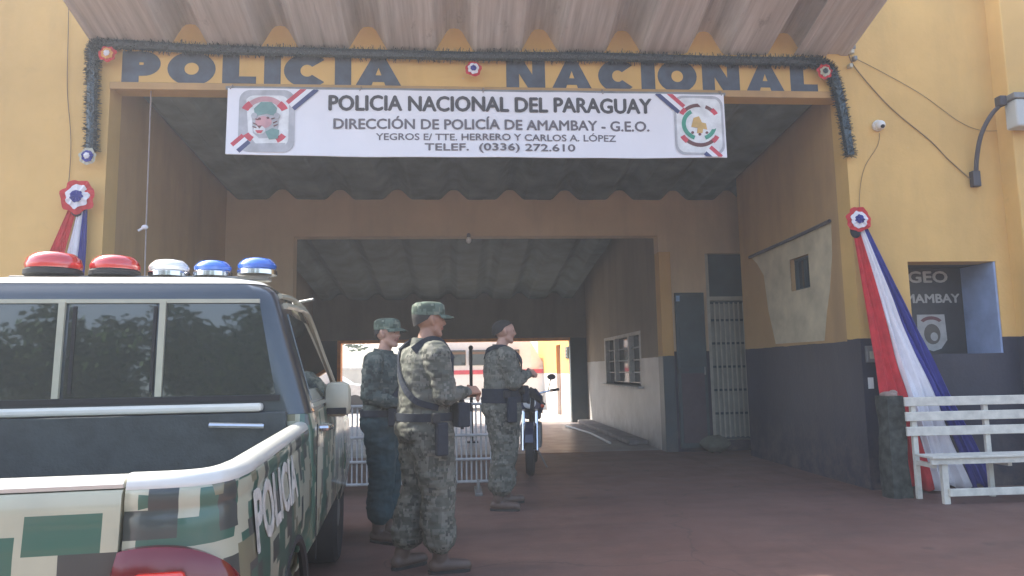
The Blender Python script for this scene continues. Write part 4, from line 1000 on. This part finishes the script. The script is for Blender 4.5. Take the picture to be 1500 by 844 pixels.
def head(B, c, yaw, tilt=0.0):
    """c: head centre; face towards +Y turned by yaw; returns a placing function for caps and hair"""
    Rm = Matrix.Rotation(yaw, 3, 'Z') @ Matrix.Rotation(tilt, 3, 'X'); c = Vector(c)
    def q(x, y, z): return c+Rm @ Vector((x, y, z))
    def capq(a, ra, b, rb, m): B.cap(q(*a), ra, q(*b), rb, m)
    # cranium, face block, jaw, chin
    capq((0, -.022, .030), .086, (0, .020, .028), .080, SK)
    capq((0, .030, -.005), .068, (0, .030, -.055), .052, SK)
    capq((-.034, .020, -.050), .032, (-.012, .068, -.088), .022, SK); capq((.034, .020, -.050), .032, (.012, .068, -.088), .022, SK)
    capq((-.028, .070, -.012), .026, (.028, .070, -.012), .026, SK)          # cheeks
    capq((-.035, .082, .030), .015, (.035, .082, .030), .015, SK)            # brow
    capq((0, .094, .022), .009, (0, .112, -.016), .0125, SK)                 # nose
    capq((-.011, .103, -.018), .009, (.011, .103, -.018), .009, SK)
    capq((-.018, .090, -.048), .0085, (.018, .090, -.048), .0085, LP)        # mouth
    for s_ in (-1, 1):
        capq((s_*.031, .083, .010), .0095, (s_*.034, .083, .010), .0095, EY)
        capq((s_*.086, -.006, .022), .014, (s_*.082, .004, -.022), .011, SK)   # ear
    return q
def strap(parent, pts, wd, th, mat, name='strap', up_hint=None):
    """flat webbing following a path"""
    pts = spline(pts, 6); rings = []
    for i, p in enumerate(pts):
        d = (pts[min(i+1, len(pts)-1)]-pts[max(i-1, 0)]).normalized()
        c = Vector((0, 0, p.z)) if up_hint is None else Vector(up_hint)
        nrm = (p-c); nrm.z *= .2; nrm = (nrm-d*nrm.dot(d)).normalized(); sd_ = d.cross(nrm)
        rings.append([p+sd_*wd-nrm*th, p+sd_*wd+nrm*th, p-sd_*wd+nrm*th, p-sd_*wd-nrm*th])
    return MB().loft(rings).build(name, mat, parent)
def ring_band(parent, z, cx, cy, rx, ry, h, th, mat, name):
    rings = []
    n = 28; inn, out = [], []
    m = MB()
    def rg_(r, zz): return [(cx+(rx+r)*math.cos(2*math.pi*k/n), cy+(ry+r)*math.sin(2*math.pi*k/n), zz) for k in range(n)]
    m.loft([rg_(0, z-h), rg_(th, z-h), rg_(th, z+h), rg_(0, z+h), rg_(0, z-h)], cap=False)
    return m.build(name, mat, parent, smooth=True)

def make_cap(t, q, mat):
    m = MB(); n = 24; rings = []
    for r, z in ((.100, .038), (.103, .055), (.103, .085), (.098, .112), (.078, .128), (.04, .134), (.005, .135)):
        rings.append([tuple(q(r*.93*math.cos(2*math.pi*k/n), -.006+r*1.12*math.sin(2*math.pi*k/n), z)) for k in range(n)])
    m.loft(rings); c_ = m.build('cap', mat, t, smooth=True)
    m = MB(); rows = []
    for th in (0, 1):
        for rr_, dz in ((0, .047), (.5, .045), (1, .030)):
            row = []
            for k in range(13):
                a = R(20+140*k/12); ext = .075*rr_*math.sin(a)**.8
                row.append(tuple(q(.093*math.cos(a)*(1+.10*rr_), -.006+.108*math.sin(a)+ext, dz-.006*rr_*abs(math.cos(a))*2-.005*th)))
            rows.append(row)
    order = [rows[0], rows[1], rows[2], rows[5], rows[4], rows[3]]
    m.loft(order+[order[0]], cap=False, closed=False); m.build('brim', mat, c_, smooth=True)
    return c_

def soldier(label, loc, phi, H, pose, mats, capmat=None, bulk=1.0):
    s = H/1.76
    t = thing('person', label, 'person', loc, R(phi-90), 'uniformed men standing in the gateway'); t.scale = (s, s, s)
    B = Body(); g = pose
    k = bulk; lk = 1+(bulk-1)*2.1
    hipL, hipR = (-.095, 0, .92), (.095, 0, .92)
    for hip, kn, an, toe in ((hipL, g['kneeL'], g['ankL'], g['toeL']), (hipR, g['kneeR'], g['ankR'], g['toeR'])):
        B.cap(hip, .100*lk, kn, .073*lk, TR); mid = tuple(Vector(kn).lerp(Vector(an), .35)+Vector((0, -.014, 0)))
        B.cap(kn, .071*lk, mid, .070*lk, TR); bl_ = tuple(Vector(kn).lerp(Vector(an), .66)); B.cap(mid, .070*lk, bl_, .072*lk, TR)
        B.cap(bl_, .060, an, .050, BT)
        a = Vector(an); td = (Vector(toe)-a); td.z = 0; td.normalize()
        B.cap(tuple(a+Vector((0, 0, -.045))-td*.035), .046, tuple(a+td*.07+Vector((0, 0, -.05))), .044, BT)
        B.cap(tuple(a+td*.07+Vector((0, 0, -.05))), .045, tuple(a+td*.17+Vector((0, 0, -.056))), .038, BT)
        so = MB(); sdv = Vector((-td.y, td.x, 0)); c0 = Vector((a.x, a.y, 0))
        out = [(-.078, .0), (-.064, .028), (.0, .034), (.09, .041), (.160, .037), (.190, .022), (.198, 0)]
        loop = [c0+td*u_+sdv*v_ for u_, v_ in out]+[c0+td*u_-sdv*v_ for u_, v_ in reversed(out[1:-1])]
        so.loft([[p+Vector((0, 0, zz)) for p in loop] for zz in (.0, .022)]); so.build('boot_sole', M_BLACK, t)
    B.torso([(.84, 0, -.005, .155*k*1.06, .12*k*1.08), (.92, 0, -.012, .178*k*1.06, .135*k*1.08), (1.0, 0, -.005, .172*k*1.04, .128*k*1.05)], TR)
    B.torso([(.955, 0, -.003, .186*k, .142*k), (1.06, 0, .0, .174*k, .134*k), (1.15, 0, .004, .175*k, .134*k), (1.28, 0, .004, .188*k, .137*k), (1.38, 0, -.002, .19*k, .125*k), (1.44, 0, -.008, .155*k, .10*k), (1.485, 0, -.008, .085, .078)], SH)
    hx, hy = g.get('head', (0, .03))
    for sx, nm in ((-1, 'L'), (1, 'R')):
        sh = (sx*.185*k, -.01, 1.405); el, wr_ = g['elb'+nm], g['wri'+nm]
        B.cap((sx*.10, -.01, 1.44), .058, sh, .068*k, SH); B.cap(sh, .070*k, el, .058*k, SH); B.cap(el, .056*k, tuple(Vector(el).lerp(Vector(wr_), .86)), .042, SH)
        B.cap(tuple(Vector(el).lerp(Vector(wr_), .8)), .028, wr_, .024, SK)
        hand(B, wr_, g.get('hd'+nm, Vector(wr_)-Vector(el)), g['palm'+nm], g.get('curl', .8), sx)
    B.cap((0, -.012, 1.45), .058, (hx*.6, hy*.6, 1.56), .054, SK)
    q = head(B, (hx, hy, 1.635), g.get('hyaw', 0), g.get('htilt', 0))
    B.build('body', mats, t, clothmats=(SH, TR))
    # collar
    m = MB(); n = 20
    def cr(r, z): return [(r*1.02*math.cos(2*math.pi*j/n), -.006+r*math.sin(2*math.pi*j/n), z+.012*math.sin(2*math.pi*j/n)*-1) for j in range(n)]
    m.loft([cr(.092, 1.455), cr(.082, 1.50), cr(.078, 1.512), cr(.070, 1.505), cr(.074, 1.46)], cap=False); m.build('collar', mats[SH], t, smooth=True)
    bl = ring_band(t, 1.0, 0, -.003, .186*k, .143*k, .026, .012, M_WEB, 'belt')
    MB().box(-.03, .03, (.143*k+.008), (.143*k+.022), .978, 1.022, .004).build('buckle', M_GREYM, bl)
    if capmat: make_cap(t, q, capmat)
    # hair: thin shell over the back and sides of the skull
    m = MB(); n = 24; rings = []
    for el_ in (-46, -30, -12, 5, 25, 48, 70, 88):
        ring = []
        for j in range(n):
            a = 2*math.pi*j/n; back = .5-.5*math.sin(a)     # 1 at the nape, 0 at the forehead
            side = abs(math.cos(a))
            lim = 34*(1-back)**.8+ (14*side if back < .62 else 0)-46*back
            e = R(max(el_, min(lim, 60)+(el_+46)*.02)); w_ = max(math.cos(e), .965 if e < 0 else 0)
            k_ = 1.0 if e > -.1 else 1+.10*e
            ring.append(tuple(q(.0925*w_*k_*math.cos(a), -.008+.114*w_*k_*math.sin(a), .030+.092*math.sin(e))))
        rings.append(ring)
    m.loft(rings, cap=True); m.build('hair', M_HAIR, t, smooth=True)
    return t, q

stand = dict(kneeL=(-.105, .02, .50), ankL=(-.12, -.02, .095), toeL=(-.16, .1, .03), kneeR=(.105, .03, .50), ankR=(.12, .0, .095), toeR=(.17, .12, .03))
# the near man, seen from behind, forearms held out in front
pA = dict(stand); pA.update(kneeL=(-.10, .0, .50), ankL=(-.12, -.12, .095), toeL=(-.15, .0, .03), kneeR=(.10, .06, .50), ankR=(.11, .06, .095), toeR=(.15, .2, .03),
    elbR=(.275, .03, 1.135), wriR=(.14, .265, 1.155), palmR=(-.6, .2, -.4), hdR=(-.35, .75, .12), elbL=(-.25, .06, 1.15), wriL=(-.03, .30, 1.13), palmL=(.5, 0, -.5), hdL=(.6, .45, .05), head=(.0, .035), hyaw=R(-6), curl=.9)
A, qA = soldier('man in grey green camouflage and cap with a dark strap across his back', (-.225, 4.98, 0), 24, 1.80, pA, [M_SKIN, M_UNI, M_UNI, M_BOOT, M_EYE, M_LIP], M_CAP, 1.27)
KA = 1.26
def sc(k, pts): return [(x*k, y*k, z) for x, y, z in pts]
strap(A, sc(KA, [(-.10, .120, 1.40), (-.115, .02, 1.49), (-.10, -.10, 1.43), (.02, -.146, 1.27), (.14, -.118, 1.12), (.192, .0, 1.06)]), .020, .006, M_WEB, 'sling')
# load vest: front and back panels over the shoulders
for nm, yc, z0, z1, sg in (('vest_front', .128, 1.10, 1.38, 1),):
    m = MB(); rings = []
    for i in range(9):
        x = (-.14+.28*i/8)*KA; y = yc*KA*(1-.28*(abs(i-4)/4)**2)
        rings.append([(x, y, z0), (x, y+sg*.022, z0), (x, y+sg*(.022-.02*(nm == 'vest_back')), z1), (x, y-sg*.02, z1)])
    m.loft(rings); m.build(nm, M_WEB, A, smooth=True)
for sx in (-1, 1): strap(A, sc(KA, [(sx*.105, .118, 1.37), (sx*.115, .05, 1.475), (sx*.115, -.02, 1.495), (sx*.105, -.10, 1.43)]), .030, .008, M_WEB, 'vest_strap')
pv = MB().box(.115*KA, .215*KA, .10*KA, .17*KA, .93, 1.09, .012).build('pouch', M_WEB, A); MB().box(.117*KA, .213*KA, .171*KA, .178*KA, 1.03, 1.085, .002).build('flap', M_BLACK, pv)
hs_ = MB().box(.192*KA, .232*KA, -.03, .05, .76, .97, .012).build('holster', M_WEB, A); MB().box(.19*KA, .225*KA, -.055, .0, .965, 1.03, .01).build('grip', M_BLACK, hs_)
def rifle(label, stock, muzzle, body):
    """short carbine from butt to muzzle, in the wearer's own space"""
    rm = root_matrix(body); p, q = rm @ Vector(stock), rm @ Vector(muzzle)
    t = thing('rifle', label, 'rifle', p, 0, 'carbines slung on the men')
    d = (q-p).normalized(); u = Vector((0, 0, 1)); sdv = d.cross(u).normalized(); u = sdv.cross(d)
    def bx(a, b, lo, hi, wd):
        vs = [p+d*xx+u*zz+sdv*yy for zz in (lo, hi) for yy in (-wd, wd) for xx in (a, b)]
        m = MB(); m.add(vs, [(0, 2, 3, 1), (4, 5, 7, 6), (0, 1, 5, 4), (2, 6, 7, 3), (0, 4, 6, 2), (1, 3, 7, 5)]); return m
    L_ = (q-p).length
    bx(0, L_*.26, -.055, .015, .017).build('stock', M_GUN, t, True, bevel=.004)
    bx(L_*.26, L_*.56, -.03, .035, .02).build('receiver', M_GUN, t, True, bevel=.004)
    bx(L_*.56, L_*.80, -.022, .026, .019).build('handguard', M_GUN, t, True, bevel=.004)
    MB().tube([p+d*L_*.80, p+d*L_], .009, 8).build('barrel', M_GUN, t, True)
    bx(L_*.44, L_*.52, -.16, -.03, .012).build('magazine', M_GUN, t, True, bevel=.003)
    bx(L_*.29, L_*.35, -.11, -.03, .013).build('pistol_grip', M_GUN, t, True, bevel=.003)
    bx(L_*.34, L_*.50, .036, .06, .009).build('sight', M_GUN, t, True)
    return t
rifle('black carbine held low in front of the near man in grey green camouflage', (.17, .19, 1.09), (-.34, .44, 1.0), A)
# the man on the left in dark teal, looking right
pB = dict(stand); pB.update(elbR=(.265, -.03, 1.14), wriR=(.20, .205, 1.075), palmR=(-.9, 0, -.2), hdR=(-.3, .8, -.25), elbL=(-.26, 0, 1.14), wriL=(-.06, .22, 1.08), palmL=(.7, 0, -.4), hdL=(.6, .5, -.1), hyaw=R(-12), curl=.8, head=(0, .03))
Bm, qB = soldier('man in dark teal uniform and green cap standing beside the truck', (-.60, 5.95, 0), -14, 1.76, pB, [M_SKIN2, M_UNI2, M_TROU2, M_BOOT, M_EYE, M_LIP], M_CAP, 1.20)
strap(Bm, sc(1.20, [(-.13, .09, 1.43), (-.02, .138, 1.30), (.12, .128, 1.15), (.19, .02, 1.06)]), .020, .006, M_WEB, 'sling')
MB().box(.11, .22, .11, .18, .90, 1.06, .012).build('pouch', M_WEB, Bm)
# the bareheaded man further in, hands together at his chest
pC = dict(stand); pC.update(kneeL=(-.11, .03, .50), ankL=(-.15, .06, .095), toeL=(-.19, .2, .03), kneeR=(.10, .0, .50), ankR=(.12, -.08, .095), toeR=(.17, .04, .03),
    elbR=(.27, .05, 1.16), wriR=(.10, .25, 1.245), palmR=(-.6, -.2, -.4), hdR=(-.6, .6, .05), elbL=(-.27, .06, 1.17), wriL=(-.06, .27, 1.25), palmL=(.4, -.2, -.6), hdL=(.7, .45, .05), hyaw=R(-4), curl=.95, head=(0, .03))
C_, qC = soldier('bareheaded man in grey camouflage with a dark sling, hands held together at his waist', (.44, 7.08, 0), 10, 1.83, pC, [M_SKIN2, M_UNI, M_UNI, M_BOOT, M_EYE, M_LIP], None, 1.28)
KC = 1.27
strap(C_, sc(KC, [(-.12, -.105, 1.40), (.02, -.10, 1.475), (.11, -.0, 1.49), (.10, .118, 1.38), (-.02, .150, 1.24), (-.14, .128, 1.12)]), .020, .006, M_WEB, 'sling')
ring_band(C_, 1.055, 0, 0, .178*KC, .138*KC, .05, .016, M_WEB, 'duty_belt')
hh = MB().box(.19*KC, .235*KC, -.02, .07, .80, 1.03, .012).build('holster', M_WEB, C_); MB().box(.19*KC, .23*KC, -.05, .01, 1.02, 1.09, .01).build('grip', M_BLACK, hh)
MB().box(.03, .18, .15, .22, .97, 1.13, .015).build('pouch', M_WEB, C_)
rifle('black carbine held at the waist of the bareheaded man', (.20, .14, 1.12), (-.25, .50, .93), C_)
# ------------------------------------------------------------------ motorcycle behind the bareheaded man
MC = thing('motorcycle', 'dark blue motorcycle parked nose forward behind the bareheaded man', 'motorcycle', (1.0, 9.75, 0), R(172))
for y, nm in ((.62, 'front'), (-.64, 'rear')):
    wl = MB().lathe([(.235, -.035), (.28, -.05), (.305, -.03), (.31, 0), (.305, .03), (.28, .05), (.235, .035)], (0, y, .31), 'X', 26).build('wheel', M_BLACK, MC, smooth=True)
    rim = MB().lathe([(.22, -.03), (.24, -.035), (.24, .035), (.22, .03), (.20, .0)], (0, y, .31), 'X', 24)
    rim.lathe([(.03, -.06), (.03, .06)], (0, y, .31), 'X', 12)
    for k in range(6): rim.tube([(0, y, .31), (0, y+.22*math.cos(k*math.pi/3), .31+.22*math.sin(k*math.pi/3))], .012, 5)
    rim.build('rim', M_CHROME, wl)
for sx in (-1, 1): MB().tube([(sx*.085, .62, .31), (sx*.085, .40, .98)], .022, 8).build('fork', M_CHROME, MC, smooth=True)
fd = MB(); rings = []
for k in range(9):
    a = R(20+k*17); rings.append([(x, .62+.35*math.cos(a), .31+.35*math.sin(a)+dz) for x, dz in ((-.07, -.03), (-.05, .012), (.05, .012), (.07, -.03))])
fd.loft(rings, cap=False, closed=False); o = fd.build('front_mudguard', M_BLUEP, MC); o.modifiers.new('t', 'SOLIDIFY').thickness = .004
MB().loft([[(x*.16*s_, y, .80+z*.13*s_+dz) for x, z in ((1, -.6), (1, .3), (.6, 1), (-.6, 1), (-1, .3), (-1, -.6))] for y, s_, dz in ((.32, .6, .03), (.22, 1, .03), (.0, 1.0, .02), (-.14, .6, 0))]).build('tank', M_BLUEP, MC, smooth=True)
MB().box(-.13, .13, -.72, -.12, .74, .82, .03).build('seat', M_BLACK, MC)
MB().box(-.12, .12, -.90, -.55, .62, .73, .03).build('tail_fairing', M_BLUEP, MC)
MB().box(-.14, .14, -.20, .26, .30, .62, .03).build('engine', M_GREYM, MC)
MB().tube([(0, .40, .90), (0, .05, .62), (0, -.62, .60)], .03, 8).build('frame', M_BLACK, MC)
MB().tube([(.12, .1, .32), (.15, -.3, .30), (.17, -.85, .40)], .04, 10).build('exhaust', M_CHROME, MC, smooth=True)
for sx in (-1, 1): MB().tube([(sx*.07, -.2, .45), (sx*.08, -.64, .31)], .02, 6).build('swing_arm', M_BLACK, MC)
MB().loft([[(x*.17*s_, y, .92+z*.15*s_) for x, z in ((1, -.8), (1, .4), (.5, 1.1), (-.5, 1.1), (-1, .4), (-1, -.8))] for y, s_ in ((.36, .8), (.46, 1), (.52, .75))]).build('nose_fairing', M_BLUEP, MC, smooth=True)
MB().ellip((0, .525, .90), (.085, .03, .075)).build('headlight', M_WHTL, MC, smooth=True)
hb = MB().tube(spline([(-.36, .22, 1.06), (-.22, .32, 1.04), (0, .38, 1.0), (.22, .32, 1.04), (.36, .22, 1.06)]), .013, 8).build('handlebar', M_CHROME, MC, smooth=True)
for sx in (-1, 1):
    MB().tube([(sx*.27, .28, 1.05), (sx*.38, .21, 1.062)], .02, 8).build('grip', M_BLACK, hb)
    mm = MB().tube([(sx*.24, .31, 1.05), (sx*.28, .33, 1.2)], .007, 6).ellip((sx*.29, .33, 1.23), (.06, .018, .04)).build('mirror', M_BLACK, MC, smooth=True)
    MB().ellip((sx*.16, .48, .86), (.03, .03, .025)).build('indicator', simple('red_orange_lens', (.6, .08, .03), .2), MC, smooth=True)
MB().tube([(0, 0, .40), (-.20, .02, .02)], .012, 6).build('kickstand', M_GREYM, MC)

# ------------------------------------------------------------------ yard beyond the passage
YW = thing('yard_wall', 'orange and white painted wall along the sunny yard beyond the passage', 'wall', (3.0, 21.5, 0))
w = MB(); w.box(2.96, 3.2, 18.3, 20.3, 0, 3.4); w.box(2.96, 3.2, 20.3, 21.2, 2.05, 3.4); w.box(2.96, 3.2, 21.2, 26, 0, 3.4); w.build('wall', M_YARDWALL, YW, True)
MB().box(3.06, 3.10, 20.3, 21.2, 0, 2.049).build('door', simple('brown_door_paint', (.16, .07, .05), .6), YW, True)
vt = MB().box(2.93, 2.959, 18.75, 19.2, 1.62, 1.93, .006).build('vent', M_METALD, YW, True)
for k in range(3): MB().box(2.915, 2.929, 18.78, 19.17, 1.66+k*.09, 1.70+k*.09).build('louvre', M_GREYM, vt, True)
VN = thing('minibus', 'white minibus with a red stripe parked in the sunny yard behind the men', 'minibus', (.6, 25.4, 0))
body = MB(); rings = []
for x, s0, s1 in ((-2.3, .80, 2.2), (-2.2, .45, 2.32), (-1.2, .42, 2.40), (1.6, .42, 2.40), (1.95, .42, 2.30), (2.45, .45, 1.45), (2.7, .50, 1.15)):
    rings.append([(x, y, z) for y, z in ((-.88, s0), (-.92, min(1.0, s1-.1)), (-.90, min(1.3, s1-.05)), (-.78, s1), (.78, s1), (.90, min(1.3, s1-.05)), (.92, min(1.0, s1-.1)), (.88, s0))])
body.v = []; body.loft(rings); body.build('body', simple('white_car_paint', (.75, .75, .74), .3, coat=.6, var=.03, bump=0), VN)
for xa, xb in ((-2.05, -1.25), (-1.15, -.30), (-.20, .65), (.75, 1.55)): MB().box(xa, xb, -.925, -.86, 1.52, 2.05, .02).build('window', M_TINT, VN)
MB().box(-2.2, 2.35, -.935, -.925, 1.22, 1.36).build('stripe', M_PRED, VN)
for x in (-1.5, 1.7):
    wl = MB().lathe([(.2, -.1), (.34, -.1), (.36, 0), (.34, .1), (.2, .1)], (x, -.80, .36), 'Y', 20).build('wheel', M_BLACK, VN, smooth=True)
    MB().lathe([(.03, -.11), (.2, -.1), (.2, .08), (.03, .08)], (x, -.80, .36), 'Y', 16).build('rim', M_GREYM, wl, smooth=True)
    MB().lathe([(.2, -.1), (.34, -.1), (.36, 0), (.34, .1), (.2, .1)], (x, .80, .36), 'Y', 20).build('wheel', M_BLACK, VN, smooth=True)
MB().ellip((2.66, -.6, .95), (.08, .14, .1)).build('headlight', M_WHTL, VN, smooth=True)
CR = thing('parked_car', 'pale parked car with dark windows at the far left of the yard', 'car', (-4.6, 25.0, 0))
prof = [(-1.9, .35), (-1.95, .8), (-1.7, .92), (-1.1, 1.38), (.3, 1.42), (.95, .98), (1.8, .85), (1.95, .6), (1.9, .35)]
rings = [[(x*sc, y, z if z < 1 else .95+(z-.95)*sz) for x, z in prof] for y, sc, sz in ((-.80, .98, .55), (-.70, 1, .98), (.70, 1, .98), (.80, .98, .55))]
MB().loft(rings).build('body', simple('silver_car_paint', (.62, .63, .64), .3, coat=.6, bump=0), CR)
MB().prism([(-1.35, 1.0), (-1.0, 1.30), (-.45, 1.33), (-.45, 1.0)], -.815, -.72).build('window', M_TINT, CR); MB().prism([(-.35, 1.0), (-.35, 1.33), (.22, 1.33), (.7, 1.0)], -.815, -.72).build('window', M_TINT, CR)
for x in (-1.2, 1.2):
    for y in (-.72, .72): MB().lathe([(.16, -.09), (.30, -.09), (.31, 0), (.30, .09), (.16, .09)], (x, y, .31), 'Y', 18).build('wheel', M_BLACK, CR, smooth=True)
FW = thing('boundary_wall', 'low pale boundary wall at the back of the yard below the trees', 'wall', (0, 34, 0))
MB().box(-14, 14, 34, 34.2, 0, 1.5).build('wall', simple('pale_wall_paint', (.52, .48, .40), .85, scale=2), FW, True); MB().box(-14, 14, 33.97, 34.23, 1.502, 1.57).build('coping', M_SILL, FW, True)

# ------------------------------------------------------------------ trees
def tree_meshes(h, cr, seed, nleaf=7000):
    rg = random.Random(seed); tr = MB(); lf = MB()
    th = h*.34
    tr.tube(spline([(0, 0, -.05), (.06*rg.uniform(-1, 1), .08, th*.5), (.15*rg.uniform(-1, 1), .1*rg.uniform(-1, 1), th), (.1, 0, h*.6)]), [.24*h/8*(1-.7*i/24) for i in range(25)], 9)
    clumps = []
    for k in range(9):
        a = k*2.4+rg.random(); el = rg.uniform(.25, 1.15); ln = cr*rg.uniform(.65, 1.0)
        tip = Vector((math.cos(a)*math.cos(el)*ln, math.sin(a)*math.cos(el)*ln, th+.3+math.sin(el)*ln*1.15))
        tr.tube(spline([(0, 0, th*rg.uniform(.75, 1.05)), (tip.x*.4, tip.y*.4, th+(tip.z-th)*.6), tuple(tip)], 5), [.09*h/8*(1-.8*i/10) for i in range(11)], 6)
        clumps.append((tip, cr*rg.uniform(.30, .48)))
        clumps.append((tip*.62+Vector((0, 0, th*.45)), cr*rg.uniform(.28, .42)))
    for k in range(nleaf):
        c, r = clumps[rg.randrange(len(clumps))]
        d = Vector((rg.gauss(0, 1), rg.gauss(0, 1), rg.gauss(0, .8))).normalized()*r*rg.random()**.4
        p = c+d; s = rg.uniform(.11, .26)*h/8
        a = Vector((rg.gauss(0, 1), rg.gauss(0, 1), rg.gauss(0, .5))).normalized(); b = a.orthogonal().normalized()
        lf.add([p-a*s, p+b*s*.5, p+a*s, p-b*s*.5], [(0, 1, 2, 3)])
    return tr, lf
def make_tree(loc, h, cr, seed, label, grp, leaf):
    t = thing('tree', label, 'tree', loc, 0, grp)
    tr, lf = tree_meshes(h, cr, seed)
    tr.build('trunk', M_BARK, t, smooth=True); o = lf.build('crown', leaf, t)
    return t
t1 = make_tree((-6.5, 38, 0), 7.5, 3.2, 1, 'green leafy tree beyond the yard seen past the left edge of the rear opening', 'trees beyond the yard', M_LEAF2)
t2 = make_tree((3.2, 39, 0), 8, 3.4, 2, 'bright green tree beyond the yard above the white minibus', 'trees beyond the yard', M_LEAF2)
t3 = make_tree((-1.5, 41, 0), 8.5, 3.4, 3, 'green tree at the back of the yard behind the men', 'trees beyond the yard', M_LEAF)
s0 = make_tree((-11, -25, 0), 7.5, 3.6, 4, 'dark green street tree mirrored in the rear window of the pickup truck', 'street trees across the road', M_LEAF)
TL = ['tall street tree across the road straight behind the pickup truck', 'dark green street tree far down the road on the left of the row', 'small street tree across the road nearest the middle of the row', 'largest street tree at the far left end of the row', 'street tree across the road behind the camera on the right', 'last street tree at the right end of the row']
for i, (x, y, sc, rz) in enumerate(((-5.5, -27, 1.1, 1.0), (-16.5, -26, 1.0, 2.2), (-.5, -26, .95, 3.3), (-22, -28, 1.15, .4), (5.5, -27, 1.05, 5), (12, -28, 1.1, 2.6))):
    c = copy_tree(s0); c.location = (x, y, 0); c.scale = (sc, sc, sc); c.rotation_euler = (0, 0, rz); c['label'] = TL[i]

# ------------------------------------------------------------------ thin even haze, added to stand in for lens veil
hz = MB().box(-70, 70, -66, 70, -1.0, 13.0)
m_h = bpy.data.materials.new('haze'); m_h.use_nodes = True
n_ = m_h.node_tree.nodes; n_.remove(n_['Principled BSDF']); pv_ = n_.new('ShaderNodeVolumePrincipled')
pv_.inputs['Color'].default_value = (.93, .95, 1.0, 1); pv_.inputs['Density'].default_value = .0060; pv_.inputs['Anisotropy'].default_value = .3
m_h.node_tree.links.new(pv_.outputs[0], n_['Material Output'].inputs['Volume'])
ho = hz.build('haze', m_h); ho['kind'] = 'stuff'
